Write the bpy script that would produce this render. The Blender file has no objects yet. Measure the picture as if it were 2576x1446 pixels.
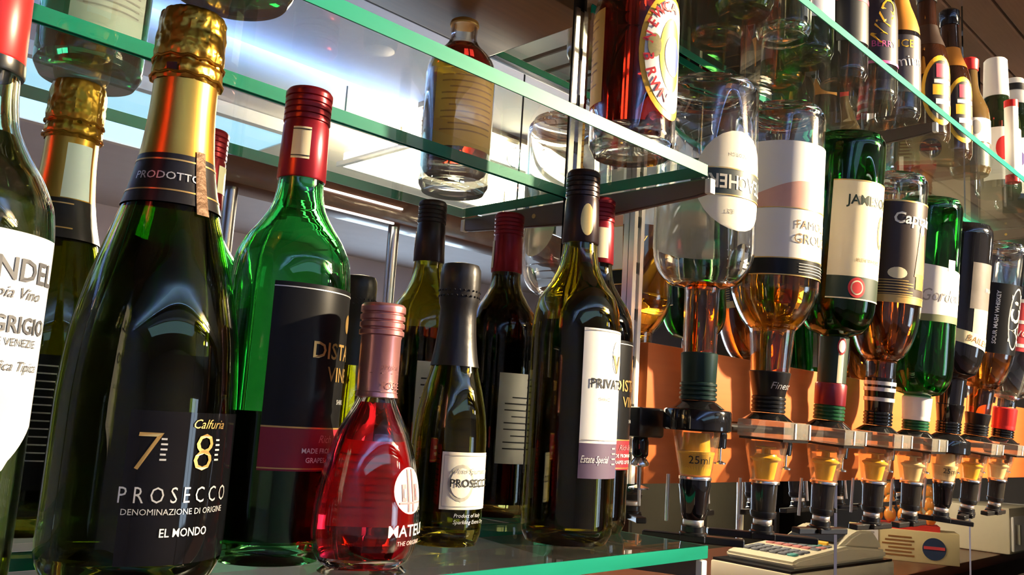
import bpy, bmesh, math, random
from mathutils import Vector, Matrix, noise
random.seed(7)
PI = math.pi
S = bpy.context.scene
COL = S.collection

# ------------------------------------------------------------------ camera, world, exposure
YAW, PITCH, ROLL = 0.7872, 0.147, 0.0618
fw = Vector((math.sin(YAW)*math.cos(PITCH), math.cos(YAW)*math.cos(PITCH), math.sin(PITCH)))
rt0 = Vector((math.cos(YAW), -math.sin(YAW), 0)); up0 = rt0.cross(fw)
rt = rt0*math.cos(ROLL) + up0*math.sin(ROLL); up = -rt0*math.sin(ROLL) + up0*math.cos(ROLL)
cam = bpy.data.cameras.new('camera'); cam_o = bpy.data.objects.new('camera', cam); COL.objects.link(cam_o)
m = Matrix((rt, up, -fw)).transposed().to_4x4(); m.translation = Vector((-0.6351, -0.5601, 0.0935))
cam_o.matrix_world = m
cam.sensor_fit = 'HORIZONTAL'; cam.sensor_width = 36.0; cam.lens = 36.0*2199.09/2576.0
cam.clip_start = 0.01; cam.clip_end = 60
S.camera = cam_o
S.view_settings.view_transform = 'Standard'; S.view_settings.look = 'None'
S.view_settings.exposure = 1.1; S.view_settings.gamma = 1.0; S.view_settings.use_curve_mapping = False
w = bpy.data.worlds.new('world'); S.world = w; w.use_nodes = True
w.node_tree.nodes['Background'].inputs[0].default_value = (0.5, 0.5, 0.55, 1)
w.node_tree.nodes['Background'].inputs[1].default_value = 0.3
cy = S.cycles
cy.use_denoising = True
cy.max_bounces = 18; cy.diffuse_bounces = 3; cy.glossy_bounces = 10; cy.transmission_bounces = 14; cy.transparent_max_bounces = 24
cy.sample_clamp_indirect = 6.0; cy.blur_glossy = 0.5
P_WARM, P_DAY, P_WIN, P_STRIP, P_GLOBE, P_UP_FILL, P_COVE_FILL = 27.0, 0.8, 3.2, 3.0, 40.0, 7.0, 15.0

# ------------------------------------------------------------------ materials
def _nodes(name):
    mt = bpy.data.materials.new(name); mt.use_nodes = True
    return mt, mt.node_tree.nodes, mt.node_tree.links, mt.node_tree.nodes['Principled BSDF']
MC = {}
def mat(name, col, rough=0.5, metal=0.0, trans=0.0, ior=1.45, noise=0.12, scale=40.0, bump=0.0, coat=0.0, stretch=(1, 1, 1), col2=None, spec=0.5):
    if name in MC: return MC[name]
    mt, N, L, b = _nodes(name)
    b.inputs['Roughness'].default_value = rough; b.inputs['Metallic'].default_value = metal
    b.inputs['Transmission Weight'].default_value = trans; b.inputs['IOR'].default_value = ior
    b.inputs['Coat Weight'].default_value = coat; b.inputs['Specular IOR Level'].default_value = spec
    tc = N.new('ShaderNodeTexCoord'); mp = N.new('ShaderNodeMapping'); mp.inputs['Scale'].default_value = stretch
    L.new(tc.outputs['Object'], mp.inputs['Vector'])
    nz = N.new('ShaderNodeTexNoise'); nz.inputs['Scale'].default_value = scale; nz.inputs['Detail'].default_value = 4
    L.new(mp.outputs['Vector'], nz.inputs['Vector'])
    mx = N.new('ShaderNodeMix'); mx.data_type = 'RGBA'
    c2 = col2 if col2 else tuple(c*(1-noise) for c in col)
    mx.inputs['A'].default_value = (*col, 1); mx.inputs['B'].default_value = (*c2, 1)
    L.new(nz.outputs['Fac'], mx.inputs['Factor']); L.new(mx.outputs['Result'], b.inputs['Base Color'])
    if bump:
        bp = N.new('ShaderNodeBump'); bp.inputs['Strength'].default_value = bump; bp.inputs['Distance'].default_value = 0.002
        L.new(nz.outputs['Fac'], bp.inputs['Height']); L.new(bp.outputs['Normal'], b.inputs['Normal'])
    MC[name] = mt
    return mt
def glass(name, col, rough=0.0, ior=1.45, noise=0.05):
    return mat(name, col, rough, 0, 1.0, ior, noise, 30.0)
def emis(name, col, strength):
    if name in MC: return MC[name]
    mt, N, L, b = _nodes(name)
    b.inputs['Base Color'].default_value = (*col, 1); b.inputs['Emission Color'].default_value = (*col, 1)
    b.inputs['Emission Strength'].default_value = strength
    MC[name] = mt; return mt
def pane_mat(name, tint, refl=1.0, dust_haze=.028):
    mt, N, L, b = _nodes(name); N.remove(b)
    out = N['Material Output']
    tr = N.new('ShaderNodeBsdfTransparent'); tr.inputs[0].default_value = (*tint, 1)
    gl = N.new('ShaderNodeBsdfGlossy'); gl.inputs['Roughness'].default_value = 0.0; gl.inputs['Color'].default_value = (refl, refl, refl, 1)
    fr = N.new('ShaderNodeFresnel'); ge = N.new('ShaderNodeNewGeometry'); mm = N.new('ShaderNodeMapRange')
    mm.inputs['To Min'].default_value = 1.45; mm.inputs['To Max'].default_value = 1/1.45      # same reflectance from either side of the sheet
    L.new(ge.outputs['Backfacing'], mm.inputs['Value']); L.new(mm.outputs['Result'], fr.inputs[0])
    mx = N.new('ShaderNodeMixShader')
    df = N.new('ShaderNodeBsdfDiffuse'); df.inputs[0].default_value = (.62, .57, .48, 1); md = N.new('ShaderNodeMixShader')  # beige film: dust, plus ceiling glare painted into the shelf glass
    tc = N.new('ShaderNodeTexCoord'); nz = N.new('ShaderNodeTexNoise'); nz.inputs['Scale'].default_value = 18; nz.inputs['Detail'].default_value = 5
    L.new(tc.outputs['Object'], nz.inputs['Vector']); mr = N.new('ShaderNodeMapRange'); mr.inputs['To Min'].default_value = dust_haze*.4; mr.inputs['To Max'].default_value = dust_haze*1.6
    L.new(nz.outputs['Fac'], mr.inputs['Value']); L.new(mr.outputs['Result'], md.inputs[0]); L.new(tr.outputs[0], md.inputs[1]); L.new(df.outputs[0], md.inputs[2])
    L.new(fr.outputs[0], mx.inputs[0]); L.new(md.outputs[0], mx.inputs[1]); L.new(gl.outputs[0], mx.inputs[2]); L.new(mx.outputs[0], out.inputs[0])
    MC[name] = mt; return mt
def translucent(name, col):
    mt, N, L, b = _nodes(name)
    tr = N.new('ShaderNodeBsdfTranslucent'); mx = N.new('ShaderNodeMixShader'); mx.inputs[0].default_value = .6
    tc = N.new('ShaderNodeTexCoord'); nz = N.new('ShaderNodeTexNoise'); nz.inputs['Scale'].default_value = 60; L.new(tc.outputs['Object'], nz.inputs['Vector'])
    cr = N.new('ShaderNodeMix'); cr.data_type = 'RGBA'; cr.inputs['A'].default_value = (*col, 1); cr.inputs['B'].default_value = (*[c*.85 for c in col], 1)
    L.new(nz.outputs['Fac'], cr.inputs['Factor']); L.new(cr.outputs['Result'], b.inputs['Base Color']); L.new(cr.outputs['Result'], tr.inputs['Color'])
    b.inputs['Roughness'].default_value = .5
    L.new(b.outputs[0], mx.inputs[1]); L.new(tr.outputs[0], mx.inputs[2]); L.new(mx.outputs[0], N['Material Output'].inputs[0])
    MC[name] = mt; return mt
def mirror_mat():
    mt, N, L, b = _nodes('mirror_silver')
    b.inputs['Base Color'].default_value = (0.86, 0.88, 0.87, 1); b.inputs['Metallic'].default_value = 1; b.inputs['Roughness'].default_value = 0.0
    tc = N.new('ShaderNodeTexCoord'); nz = N.new('ShaderNodeTexNoise'); nz.inputs['Scale'].default_value = 9
    L.new(tc.outputs['Object'], nz.inputs['Vector'])
    mr = N.new('ShaderNodeMapRange'); mr.inputs['From Min'].default_value = 0.45; mr.inputs['From Max'].default_value = 0.8
    mr.inputs['To Min'].default_value = 0.0; mr.inputs['To Max'].default_value = 0.02
    L.new(nz.outputs['Fac'], mr.inputs['Value']); L.new(mr.outputs['Result'], b.inputs['Roughness'])
    return mt
def wood(name, c1, c2, rough=0.4, axis=(2, 30, 30), coat=0.0):
    return mat(name, c1, rough, 0, 0, 1.45, 0, 6.0, 0.05, coat, axis, c2)

# ------------------------------------------------------------------ object helpers
def tag(o, label=None, cat=None, group=None, kind=None):
    if label: o['label'] = label
    if cat: o['category'] = cat
    if group: o['group'] = group
    if kind: o['kind'] = kind
    return o
def empty(name, loc, label=None, cat=None, group=None, rot=(0, 0, 0)):
    o = bpy.data.objects.new(name, None); COL.objects.link(o); o.location = loc; o.rotation_euler = rot
    o.empty_display_size = 0.02
    return tag(o, label, cat, group)
def link(name, bm, mt, parent=None, smooth=False, loc=None, recalc=True):
    if recalc: bmesh.ops.recalc_face_normals(bm, faces=bm.faces)
    me = bpy.data.meshes.new(name); bm.to_mesh(me); bm.free()
    me.materials.append(mt)
    if smooth:
        for p in me.polygons: p.use_smooth = True
        me.set_sharp_from_angle(angle=math.radians(40))
    o = bpy.data.objects.new(name, me); COL.objects.link(o)
    if parent: o.parent = parent
    if loc: o.location = loc
    return o
def add_box(bm, x0, x1, y0, y1, z0, z1, mtx=None):
    r = bmesh.ops.create_cube(bm, size=1.0)
    for v in r['verts']:
        v.co = Vector((x0+(v.co.x+.5)*(x1-x0), y0+(v.co.y+.5)*(y1-y0), z0+(v.co.z+.5)*(z1-z0)))
        if mtx: v.co = mtx @ v.co
    return r['verts']
def box(name, b, mt, parent=None, bev=0.0, mtx=None, seg=2):
    bm = bmesh.new(); add_box(bm, *b, mtx=mtx)
    if bev: bmesh.ops.bevel(bm, geom=bm.edges[:], offset=bev, segments=seg, affect='EDGES', profile=0.5)
    return link(name, bm, mt, parent, smooth=bool(bev))
def add_prism(bm, pts, axis, a0, a1):
    # polygon pts (u,v) extruded along axis: 'x' -> (a,u,v), 'y' -> (u,a,v), 'z' -> (u,v,a)
    def P(u, v, a): return {'x': (a, u, v), 'y': (u, a, v), 'z': (u, v, a)}[axis]
    A = [bm.verts.new(P(u, v, a0)) for u, v in pts]; B = [bm.verts.new(P(u, v, a1)) for u, v in pts]
    n = len(pts)
    bm.faces.new(A); bm.faces.new(B[::-1])
    for i in range(n): bm.faces.new((A[i], A[(i+1) % n], B[(i+1) % n], B[i]))
def prism(name, pts, axis, a0, a1, mt, parent=None, bev=0.0):
    bm = bmesh.new(); add_prism(bm, pts, axis, a0, a1)
    if bev:
        bmesh.ops.recalc_face_normals(bm, faces=bm.faces)
        bmesh.ops.bevel(bm, geom=bm.edges[:], offset=bev, segments=2, affect='EDGES')
    return link(name, bm, mt, parent, smooth=bool(bev))
def add_lathe(bm, prof, seg=48, c=(0, 0), sy=1.0, jitter=0.0, closed=False):
    # prof: list of (r, z)
    rings = []
    for r, z in prof:
        if r < 1e-6: rings.append([bm.verts.new((c[0], c[1], z))])
        else:
            ring = []
            for i in range(seg):
                a = 2*PI*i/seg; rr = r + (random.uniform(-jitter, jitter) if jitter else 0)
                ring.append(bm.verts.new((c[0]+rr*math.cos(a), c[1]+rr*sy*math.sin(a), z)))
            rings.append(ring)
    pairs = list(zip(rings, rings[1:]))
    if closed: pairs.append((rings[-1], rings[0]))
    for A, B in pairs:
        if len(A) == 1 and len(B) == 1: continue
        for i in range(seg):
            j = (i+1) % seg
            if len(A) == 1: bm.faces.new((A[0], B[j], B[i]))
            elif len(B) == 1: bm.faces.new((A[i], A[j], B[0]))
            else: bm.faces.new((A[i], A[j], B[j], B[i]))
def lathe(name, prof, mt, parent=None, seg=48, c=(0, 0), sy=1.0, jitter=0.0, loc=None):
    bm = bmesh.new()
    if prof[0][0] > 1e-6: prof = [(0, prof[0][1])] + list(prof)
    if prof[-1][0] > 1e-6: prof = list(prof) + [(0, prof[-1][1])]
    add_lathe(bm, prof, seg, c, sy, jitter)
    return link(name, bm, mt, parent, smooth=True, loc=loc)
def tube_pts(bm, pts, r, seg=10):
    pts = [Vector(p) for p in pts]; rings = []
    for i, p in enumerate(pts):
        d = (pts[min(i+1, len(pts)-1)] - pts[max(i-1, 0)]).normalized()
        a = d.cross(Vector((0, 0, 1)));
        if a.length < 1e-3: a = d.cross(Vector((1, 0, 0)))
        a.normalize(); b = d.cross(a)
        rings.append([bm.verts.new(p + r*(math.cos(2*PI*k/seg)*a + math.sin(2*PI*k/seg)*b)) for k in range(seg)])
    for A, B in zip(rings, rings[1:]):
        for k in range(seg): bm.faces.new((A[k], A[(k+1) % seg], B[(k+1) % seg], B[k]))
    bm.faces.new(rings[0]); bm.faces.new(rings[-1][::-1])
def tube(name, pts, r, mt, parent=None, seg=10):
    bm = bmesh.new(); tube_pts(bm, pts, r, seg); return link(name, bm, mt, parent, smooth=True)

# ------------------------------------------------------------------ bottles
class Prof:
    """radius as a smooth function of height, from key points (z, r)"""
    def __init__(s, pts):
        s.z = [p[0] for p in pts]; s.r = [p[1] for p in pts]; n = len(pts)
        d = [(s.r[i+1]-s.r[i])/(s.z[i+1]-s.z[i]) for i in range(n-1)]
        s.m = [0]*n; s.m[0] = d[0]; s.m[-1] = d[-1]
        for i in range(1, n-1):
            s.m[i] = 0 if d[i-1]*d[i] <= 0 else 2*d[i-1]*d[i]/(d[i-1]+d[i])
    def __call__(s, z):
        z = min(max(z, s.z[0]), s.z[-1])
        i = 0
        while i < len(s.z)-2 and z > s.z[i+1]: i += 1
        h = s.z[i+1]-s.z[i]; t = (z-s.z[i])/h
        return ((1+2*t)*(1-t)**2*s.r[i] + t*(1-t)**2*h*s.m[i] + t*t*(3-2*t)*s.r[i+1] + t*t*(t-1)*h*s.m[i+1])
    def samples(s, a, b, step=0.004):
        zs = {round(a, 6), round(b, 6)}
        n = max(2, int((b-a)/step))
        for i in range(n+1): zs.add(round(a+(b-a)*i/n, 6))
        for z in s.z:
            if a < z < b: zs.add(round(z, 6))
        return [(s(z), z) for z in sorted(zs)]
class Flip:
    def __init__(s, p, H): s.p, s.H = p, H
    def __call__(s, z): return s.p(s.H-z)
class Off:
    def __init__(s, p, d): s.p, s.d = p, d
    def __call__(s, z): return s.p(z)+s.d

def glass_body(parent, P, H, gm, wall=0.003, base=0.008, inv=False, seg=64, sy=1.0, solid=False, name='glass_body', top=None):
    R0 = P(0.012); top = top or H
    outer = [(0, 0.010), (R0*0.55, 0.006), (R0*0.80, 0.0012), (R0*0.88, 0.0)] + P.samples(0.003, top)
    f = (lambda z: H-z) if inv else (lambda z: z)
    bm = bmesh.new()
    if solid:
        pr = outer + [(0, top)]
        add_lathe(bm, [(r, f(z)) for r, z in pr], seg, sy=sy)
    else:
        inner = [(max(r-wall, 0.004), z) for r, z in P.samples(base+0.004, top)][::-1] + [(R0*0.6, base+0.005), (0, base+0.008)]
        add_lathe(bm, [(r, f(z)) for r, z in outer+inner], seg, sy=sy)
    return link(name, bm, gm, parent, smooth=True)
def liquid(parent, P, H, lm, z0, z1, wall=0.0034, inv=False, seg=48, sy=1.0, base=0.0135):
    """liquid between z0 and z1 of the standing bottle's own axis (from its base)"""
    a = max(z0, base); f = (lambda z: H-z) if inv else (lambda z: z)
    pr = [(max(r-wall, 0.003), z) for r, z in P.samples(a, z1)]
    pr = [(0, a)] + pr + [(0, z1)]
    bm = bmesh.new(); add_lathe(bm, [(r, f(z)) for r, z in pr], seg, sy=sy)
    return link('liquid', bm, lm, parent, smooth=True)
def patch(parent, name, P, z0, z1, t0, t1, mt, off=0.0004, nz=8, nt=28, shape=None, topf=None, sy=1.0):
    """label on a bottle: t in degrees, 0 faces -y, grows towards +x. shape(u,v)->(u,v) warps the unit square"""
    bm = bmesh.new(); G = []
    for j in range(nz+1):
        row = []
        for i in range(nt+1):
            u, v = i/nt, j/nz
            if shape: u, v = shape(u, v)
            a = math.radians(t0+(t1-t0)*u); z = z0+(z1-z0)*v
            if topf: z = z0+(z1-z0)*v*topf(u)
            r = P(z)+off
            row.append(bm.verts.new((r*math.sin(a), -r*sy*math.cos(a), z)))
        G.append(row)
    for j in range(nz):
        for i in range(nt):
            bm.faces.new((G[j][i], G[j][i+1], G[j+1][i+1], G[j+1][i]))
    return link(name, bm, mt, parent, smooth=True, recalc=False)
def ell(u, v):
    k = math.sqrt(max(0.0, 1-(2*v-1)**2)); return 0.5+(u-0.5)*k, v
def disc_shape(u, v):
    return ell(u, 0.5-0.5*math.cos(PI*v))
TXT = {}
def text_geo(s, shear=0.0, bold=0.0):
    key = (s, shear, bold)
    if key not in TXT:
        c = bpy.data.curves.new('t', 'FONT'); c.body = s; c.size = 1.0; c.align_x = 'CENTER'; c.shear = shear; c.offset = bold; c.resolution_u = 2
        o = bpy.data.objects.new('t', c); COL.objects.link(o)
        dg = bpy.context.evaluated_depsgraph_get(); me = bpy.data.meshes.new_from_object(o.evaluated_get(dg))
        V = [v.co.copy() for v in me.vertices]; Fc = [tuple(p.vertices) for p in me.polygons]
        bpy.data.objects.remove(o); bpy.data.curves.remove(c); bpy.data.meshes.remove(me)
        TXT[key] = (V, Fc)
    return TXT[key]
def text_on(parent, name, s, size, z, t, P, mt, off=0.0009, xs=1.0, shear=0.0, bold=0.0, turn=0.0, sy=1.0, width=None):
    V, Fc = text_geo(s, shear, bold)
    if width:
        ext = max(v.x for v in V)-min(v.x for v in V); xs = width/(ext*size)
    ca, sa = math.cos(math.radians(turn)), math.sin(math.radians(turn))
    r0 = P(z); vs = []
    for v in V:
        x, y = v.x*size*xs, (v.y-0.34)*size
        x, y = x*ca-y*sa, x*sa+y*ca
        zz = z+y; r = P(zz)+off; a = math.radians(t)+x/r0
        vs.append((r*math.sin(a), -r*sy*math.cos(a), zz))
    me = bpy.data.meshes.new(name); me.from_pydata(vs, [], Fc); me.materials.append(mt)
    o = bpy.data.objects.new(name, me); COL.objects.link(o); o.parent = parent
    return o
def flat_text(parent, name, s, size, origin, ux, uz, nrm, mt, width=None, off=0.001, shear=0.0, bold=0.0):
    V, Fc = text_geo(s, shear, bold); xs = 1.0
    if width:
        ext = max(v.x for v in V)-min(v.x for v in V); xs = width/(ext*size)
    o0, ux, uz, nr = Vector(origin), Vector(ux).normalized(), Vector(uz).normalized(), Vector(nrm).normalized()
    me = bpy.data.meshes.new(name); me.from_pydata([tuple(o0+ux*(v.x*size*xs)+uz*((v.y-.34)*size)+nr*off) for v in V], [], Fc); me.materials.append(mt)
    o = bpy.data.objects.new(name, me); COL.objects.link(o); o.parent = parent
    return o
def lines_on(parent, name, P, zs, t0, t1, h, mt, off=0.0008, sy=1.0):
    """rows of small print too fine to read, as thin printed rules"""
    bm = bmesh.new()
    for k, z in enumerate(zs):
        a1 = t0+(t1-t0)*(1.0 if k % 3 else 0.85); n = 10; row = []
        for i in range(n+1):
            a = math.radians(t0+(a1-t0)*i/n); q = []
            for zz in (z-h/2, z+h/2):
                r = P(zz)+off; q.append(bm.verts.new((r*math.sin(a), -r*sy*math.cos(a), zz)))
            row.append(q)
        for A, B in zip(row, row[1:]): bm.faces.new((A[0], B[0], B[1], A[1]))
    return link(name, bm, mt, parent, recalc=False)
def screw_cap(parent, P, z0, z1, mt, name='screw_cap', rings=4, extra=0.0012, knurl_top=True, inv=False, H=0):
    zt = z1
    pr = [(P(z0)+extra*.6, z0), (P(z0)+extra, z0+0.001)]
    zs = z0+(z1-z0)*(0.62 if rings else 1)
    pr += [(P(zs)+extra, zs-0.002)]
    if rings:
        st = (z1-0.003-zs)/rings
        for k in range(rings):
            z = zs+k*st; r = P(z)+extra
            pr += [(r-0.0007, z), (r-0.0007, z+st*.18), (r+0.0003, z+st*.32), (r+0.0003, z+st*.9)]
    r = P(z1)+extra
    pr += [(r, z1-0.0025), (r-0.0015, z1-0.0004), (r-0.004, z1)]
    if inv: pr = [(a, H-b) for a, b in pr]
    return lathe(name, pr, mt, parent, seg=48)

# ================================================================== STRUCTURE
M_plaster = mat('cream_plaster', (0.22, 0.19, 0.155), 0.85, scale=12, bump=0.05)
M_lilac = mat('lilac_plaster', (0.50, 0.475, 0.58), 0.8, scale=10, bump=0.05)
M_ceil = mat('ceiling_white', (0.74, 0.74, 0.78), 0.85, scale=8)
M_plank = wood('ceiling_plank_stain', (0.52, 0.33, 0.23), (0.42, 0.25, 0.17), 0.55)
M_floor = wood('floor_board', (0.16, 0.08, 0.045), (0.10, 0.05, 0.03), 0.4)
M_dark = mat('backing_black', (0.02, 0.02, 0.02), 0.6)
M_mirror = mirror_mat()
M_brown = wood('dark_varnished_wood', (0.085, 0.035, 0.02), (0.05, 0.02, 0.012), 0.3, coat=0.3)
M_red_wood = wood('red_counter_wood', (0.16, 0.05, 0.024), (0.10, 0.03, 0.015), 0.35, coat=0.2)
M_orange = mat('orange_varnished_board', (0.54, 0.145, 0.036), 0.55, 0, 0, 1.45, 0, 6.0, 0.04, 0, (1.5, 20, 20), (0.45, 0.11, 0.026), .12)
M_chrome = mat('brushed_steel', (0.72, 0.70, 0.66), 0.22, 1.0, noise=0.1, scale=60, stretch=(1, 1, .1))
M_alu = mat('satin_aluminium', (0.80, 0.77, 0.72), 0.38, 0.85, noise=0.12, scale=60)
M_black = mat('black_plastic', (0.012, 0.012, 0.013), 0.28, scale=60)
M_blackgl = mat('gloss_black_plastic', (0.008, 0.008, 0.009), 0.08, scale=60, coat=0.6)
M_white = mat('white_paper', (0.80, 0.79, 0.76), 0.55, noise=0.04)
M_cream = mat('cream_paper', (0.80, 0.71, 0.47), 0.55, noise=0.05)
M_ink = mat('black_ink', (0.015, 0.015, 0.016), 0.45)
M_gold = mat('gold_print', (0.72, 0.46, 0.16), 0.32, 0.8, noise=0.1)
M_silver = mat('silver_print', (0.75, 0.75, 0.75), 0.35, 0.6)
M_red = mat('red_print', (0.55, 0.03, 0.035), 0.4)
M_yellow = mat('yellow_print', (0.90, 0.52, 0.03), 0.4)

def struct(o): o['kind'] = 'structure'; return o
struct(box('floor', (-3, 8, -5.2, 0.4, -1.42, -1.38), M_floor))
struct(box('wall_back', (-3, 8, 0.012, 0.3, -1.38, 1.3), M_dark))
struct(box('wall_left', (-3.2, -3, -5.2, 0.4, -1.38, 1.3), M_lilac))
struct(box('wall_right', (8, 8.2, -5.2, 0.4, -1.38, 1.3), M_plaster))
# front wall with a window opening
bm = bmesh.new()
for b in ((-3, 2.65, -5.2, -5, -1.38, 1.3), (4.05, 8, -5.2, -5, -1.38, 1.3), (2.65, 4.05, -5.2, -5, -1.38, -.95), (2.65, 4.05, -5.2, -5, .55, 1.3)): add_box(bm, *b)
struct(link('wall_front', bm, M_lilac))
bm = bmesh.new(); add_box(bm, -3, 8, -5.2, -1.25, 1.24, 1.30)
ceil_o = struct(link('ceiling', bm, M_ceil))
box('backing_panel', (-3, 8, -1.25, 0.3, 1.26, 1.30), M_dark, ceil_o)
pm = None
for k in range(13):           # stained boards over the back bar
    y0 = -1.25+k*0.0965
    if pm is None:
        q = box('plank', (-3, 8, 0.002, 0.0925, 0, 0.02), M_plank, ceil_o, bev=0.004, seg=1); pm = q.data
    else:
        q = bpy.data.objects.new('plank', pm); COL.objects.link(q); q.parent = ceil_o
    q.location = (0, y0, 1.24+random.uniform(-0.001, 0.001))
struct(box('trim_1', (-3, 8, -1.9, -1.255, 1.20, 1.2395), mat('grey_soffit_paint', (.42, .43, .48), .8), None))
# window in the front wall
win = struct(empty('window_1', (3.35, -5.08, -0.20)))
bm = bmesh.new()
for b in ((-.7, .7, -.03, .03, -.75, -.69), (-.7, .7, -.03, .03, .69, .75), (-.7, -.64, -.03, .03, -.69, .69), (.64, .7, -.03, .03, -.69, .69), (-.02, .02, -.03, .03, -.69, .69)): add_box(bm, *b)
link('window_frame', bm, M_white, win)
M_daylight = emis('overcast_daylight', (0.62, 0.80, 1.0), P_WIN)
box('window_pane', (-.64, -.02, -.012, -.004, -.69, .69), M_daylight, win)
box('window_pane', (.02, .64, -.012, -.004, -.69, .69), M_daylight, win)

# ceiling light panels
def ceiling_panel(name, label, x0, x1, y0, y1, mt, cat='light'):
    t = empty(name, ((x0+x1)/2, (y0+y1)/2, 1.235), label, cat)
    a, b = (x1-x0)/2, (y1-y0)/2
    bm = bmesh.new()
    for q in ((-a-.04, a+.04, -b-.04, -b, -.05, 0), (-a-.04, a+.04, b, b+.04, -.05, 0), (-a-.04, -a, -b, b, -.05, 0), (a, a+.04, -b, b, -.05, 0)): add_box(bm, *q)
    link('frame', bm, M_white, t)
    box('diffuser', (-a, a, -b, b, -.045, -.03), mt, t)
    return t
def hanging_panel(name, label, x0, x1, y0, y1, mt):
    t = empty(name, ((x0+x1)/2, (y0+y1)/2, 1.24), label, 'light')
    a, b = (x1-x0)/2, (y1-y0)/2
    box('diffuser', (-a, a, -b, b, -.14, -.085), mt, t)
    bm = bmesh.new()
    for q in ((-a-.02, a+.02, -b-.02, -b, -.145, -.125), (-a-.02, a+.02, b, b+.02, -.145, -.125), (-a-.02, -a, -b, b, -.145, -.125), (a, a+.02, -b, b, -.145, -.125)): add_box(bm, *q)
    link('frame', bm, M_white, t)
    for x in (-a*.8, a*.8):
        tube('hanger', [(x, 0, -.09), (x, 0, 0)], .004, M_ink, t, 8)
    return t
hanging_panel('ceiling_light', 'bright warm white light panel hanging from the ceiling, seen in the mirror', 1.38, 2.2, -2.5, -1.95, emis('warm_diffuser', (1.0, 0.77, 0.47), P_WARM))
ceiling_panel('ceiling_skylight', 'pale blue daylight ceiling panel seen in the mirror beyond the gantry', -2.2, 1.20, -3.35, -2.60, emis('blue_diffuser', (0.42, 0.74, 1.0), P_DAY))

# track spot under the hanging panel: the hard warm key light
SPOT_P = 620.0
t = empty('spot_lamp', (1.75, -1.84, 1.20), 'black ceiling track spotlight aimed at the bottles, seen in the mirror', 'lamp')
box('track', (-.5, .5, -.015, .015, -.02, 0), M_black, t)
def aim(a, b):
    return (Vector(b)-Vector(a)).to_track_quat('-Z', 'Y')
q = aim((1.75, -1.84, 1.12), (.62, -.09, .30))
h = lathe('lamp_head', [(.012, .10), (.030, .085), (.036, .02), (.040, -.01), (.037, -.01), (.033, .015), (.0, .02)], M_black, t, seg=28, loc=(0, 0, -.08)); h.rotation_mode = 'QUATERNION'; h.rotation_quaternion = q
b_ = lathe('bulb', [(0, .012), (.030, .010), (.030, .004), (0, .002)], emis('halogen_bulb', (1, .80, .52), 150.0), h, seg=24)
ld = bpy.data.lights.new('spot_light', 'SPOT'); ld.energy = SPOT_P; ld.color = (1.0, .80, .52); ld.shadow_soft_size = .035; ld.spot_size = math.radians(56); ld.spot_blend = .7
lo = bpy.data.objects.new('spot_light', ld); COL.objects.link(lo); lo.parent = h; lo.location = (0, 0, -.02)
# mirror panels
edges = [-1.8, -1.2, -.6, 0.0045, .6075, 1.183, 1.8, 2.4, 3.0, 3.6]
for k, (a, b) in enumerate(zip(edges, edges[1:])):
    bm = bmesh.new(); 
    ga = .0105 if abs(a-.0045) < 1e-4 else .002; gb = .0105 if abs(b-.0045) < 1e-4 else .002      # the first upright sits in its joint
    add_box(bm, a+ga, b-gb, 0, .006, -.32, 1.23)
    bmesh.ops.bevel(bm, geom=[e for e in bm.edges if all(abs(v.co.y) < 1e-6 for v in e.verts)], offset=.003, segments=1, affect='EDGES')
    o = link('mirror_panel', bm, M_mirror)
    lb = {0: 'tall mirror panel far outside the wine shelf end', 1: 'tall mirror panel at the outer end of the wine shelf', 2: 'tall mirror panel on the wall behind the standing wine bottles',
          3: 'tall mirror panel behind the first four optic bottles', 4: 'tall mirror panel behind the later optic bottles, after a dark joint', 5: 'tall mirror panel behind the last optic bottles, after a second joint',
          6: 'tall mirror panel past the last optics', 7: 'tall mirror panel well past the optics', 8: 'tall mirror panel at the far end of the bar'}[k]
    tag(o, lb, 'mirror', 'mirror panels behind the bar')

# back counter (below the picture)
t = empty('back_counter', (1.0, -.22, -.33), 'dark wooden back bar counter running below the shelves', 'counter')
box('worktop', (-2.8, 3, -.13, .215, -.03, 0), M_brown, t, bev=.004)
box('front_panel', (-2.8, 3, -.10, .20, -1.05, -.03), M_brown, t)

# ------------------------------------------------------------------ uprights, shelves, board
def upright(label, x, z0, z1, brs, wd=0.018, mt=M_chrome, y=0):
    t = empty('shelf_upright', (x, y, z0), label, 'shelf support', 'slotted uprights on the mirror')
    h = z1-z0
    bm = bmesh.new()
    a = wd/2
    add_box(bm, -a, -a*.35, -.007, -.0004, 0, h); add_box(bm, a*.35, a, -.007, -.0004, 0, h); add_box(bm, -a*.35, a*.35, -.004, -.0004, 0, h)
    link('channel', bm, mt, t)
    n = max(2, int(h/.05))
    bm = bmesh.new()
    for k in range(n):
        z = .02+k*.05
        if z+.012 < h: add_box(bm, -.0022, .0022, -.0046, -.0038, z, z+.012)
    o = link('slots', bm, M_dark, t); o['kind'] = 'stuff'
    for dz, hr, ht, ln in brs:
        zt = dz-z0
        b = prism('bracket', [(-.007, zt), (-ln, zt), (-ln, zt-ht), (-ln+.012, zt-ht-.002), (-.007, zt-hr)], 'x', -.003, .003, M_brk, t, bev=.0012)
        box('bracket_tip', (-.0040, .0040, -ln-.003, -ln+.003, zt-ht-.001, zt-.001), M_white, b, bev=.001)
        bm = bmesh.new(); bmesh.ops.create_cone(bm, cap_ends=True, segments=14, radius1=.0025, radius2=.0025, depth=.0072, matrix=Matrix.Translation((0, -.055, zt-hr*.42)) @ Matrix.Rotation(PI/2, 4, 'Y'))
        link('rivet', bm, M_gold, b, smooth=True)
    return t
M_brk = mat('bronze_bracket_paint', (0.17, 0.125, 0.105), 0.45, 0.35, scale=50)
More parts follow.
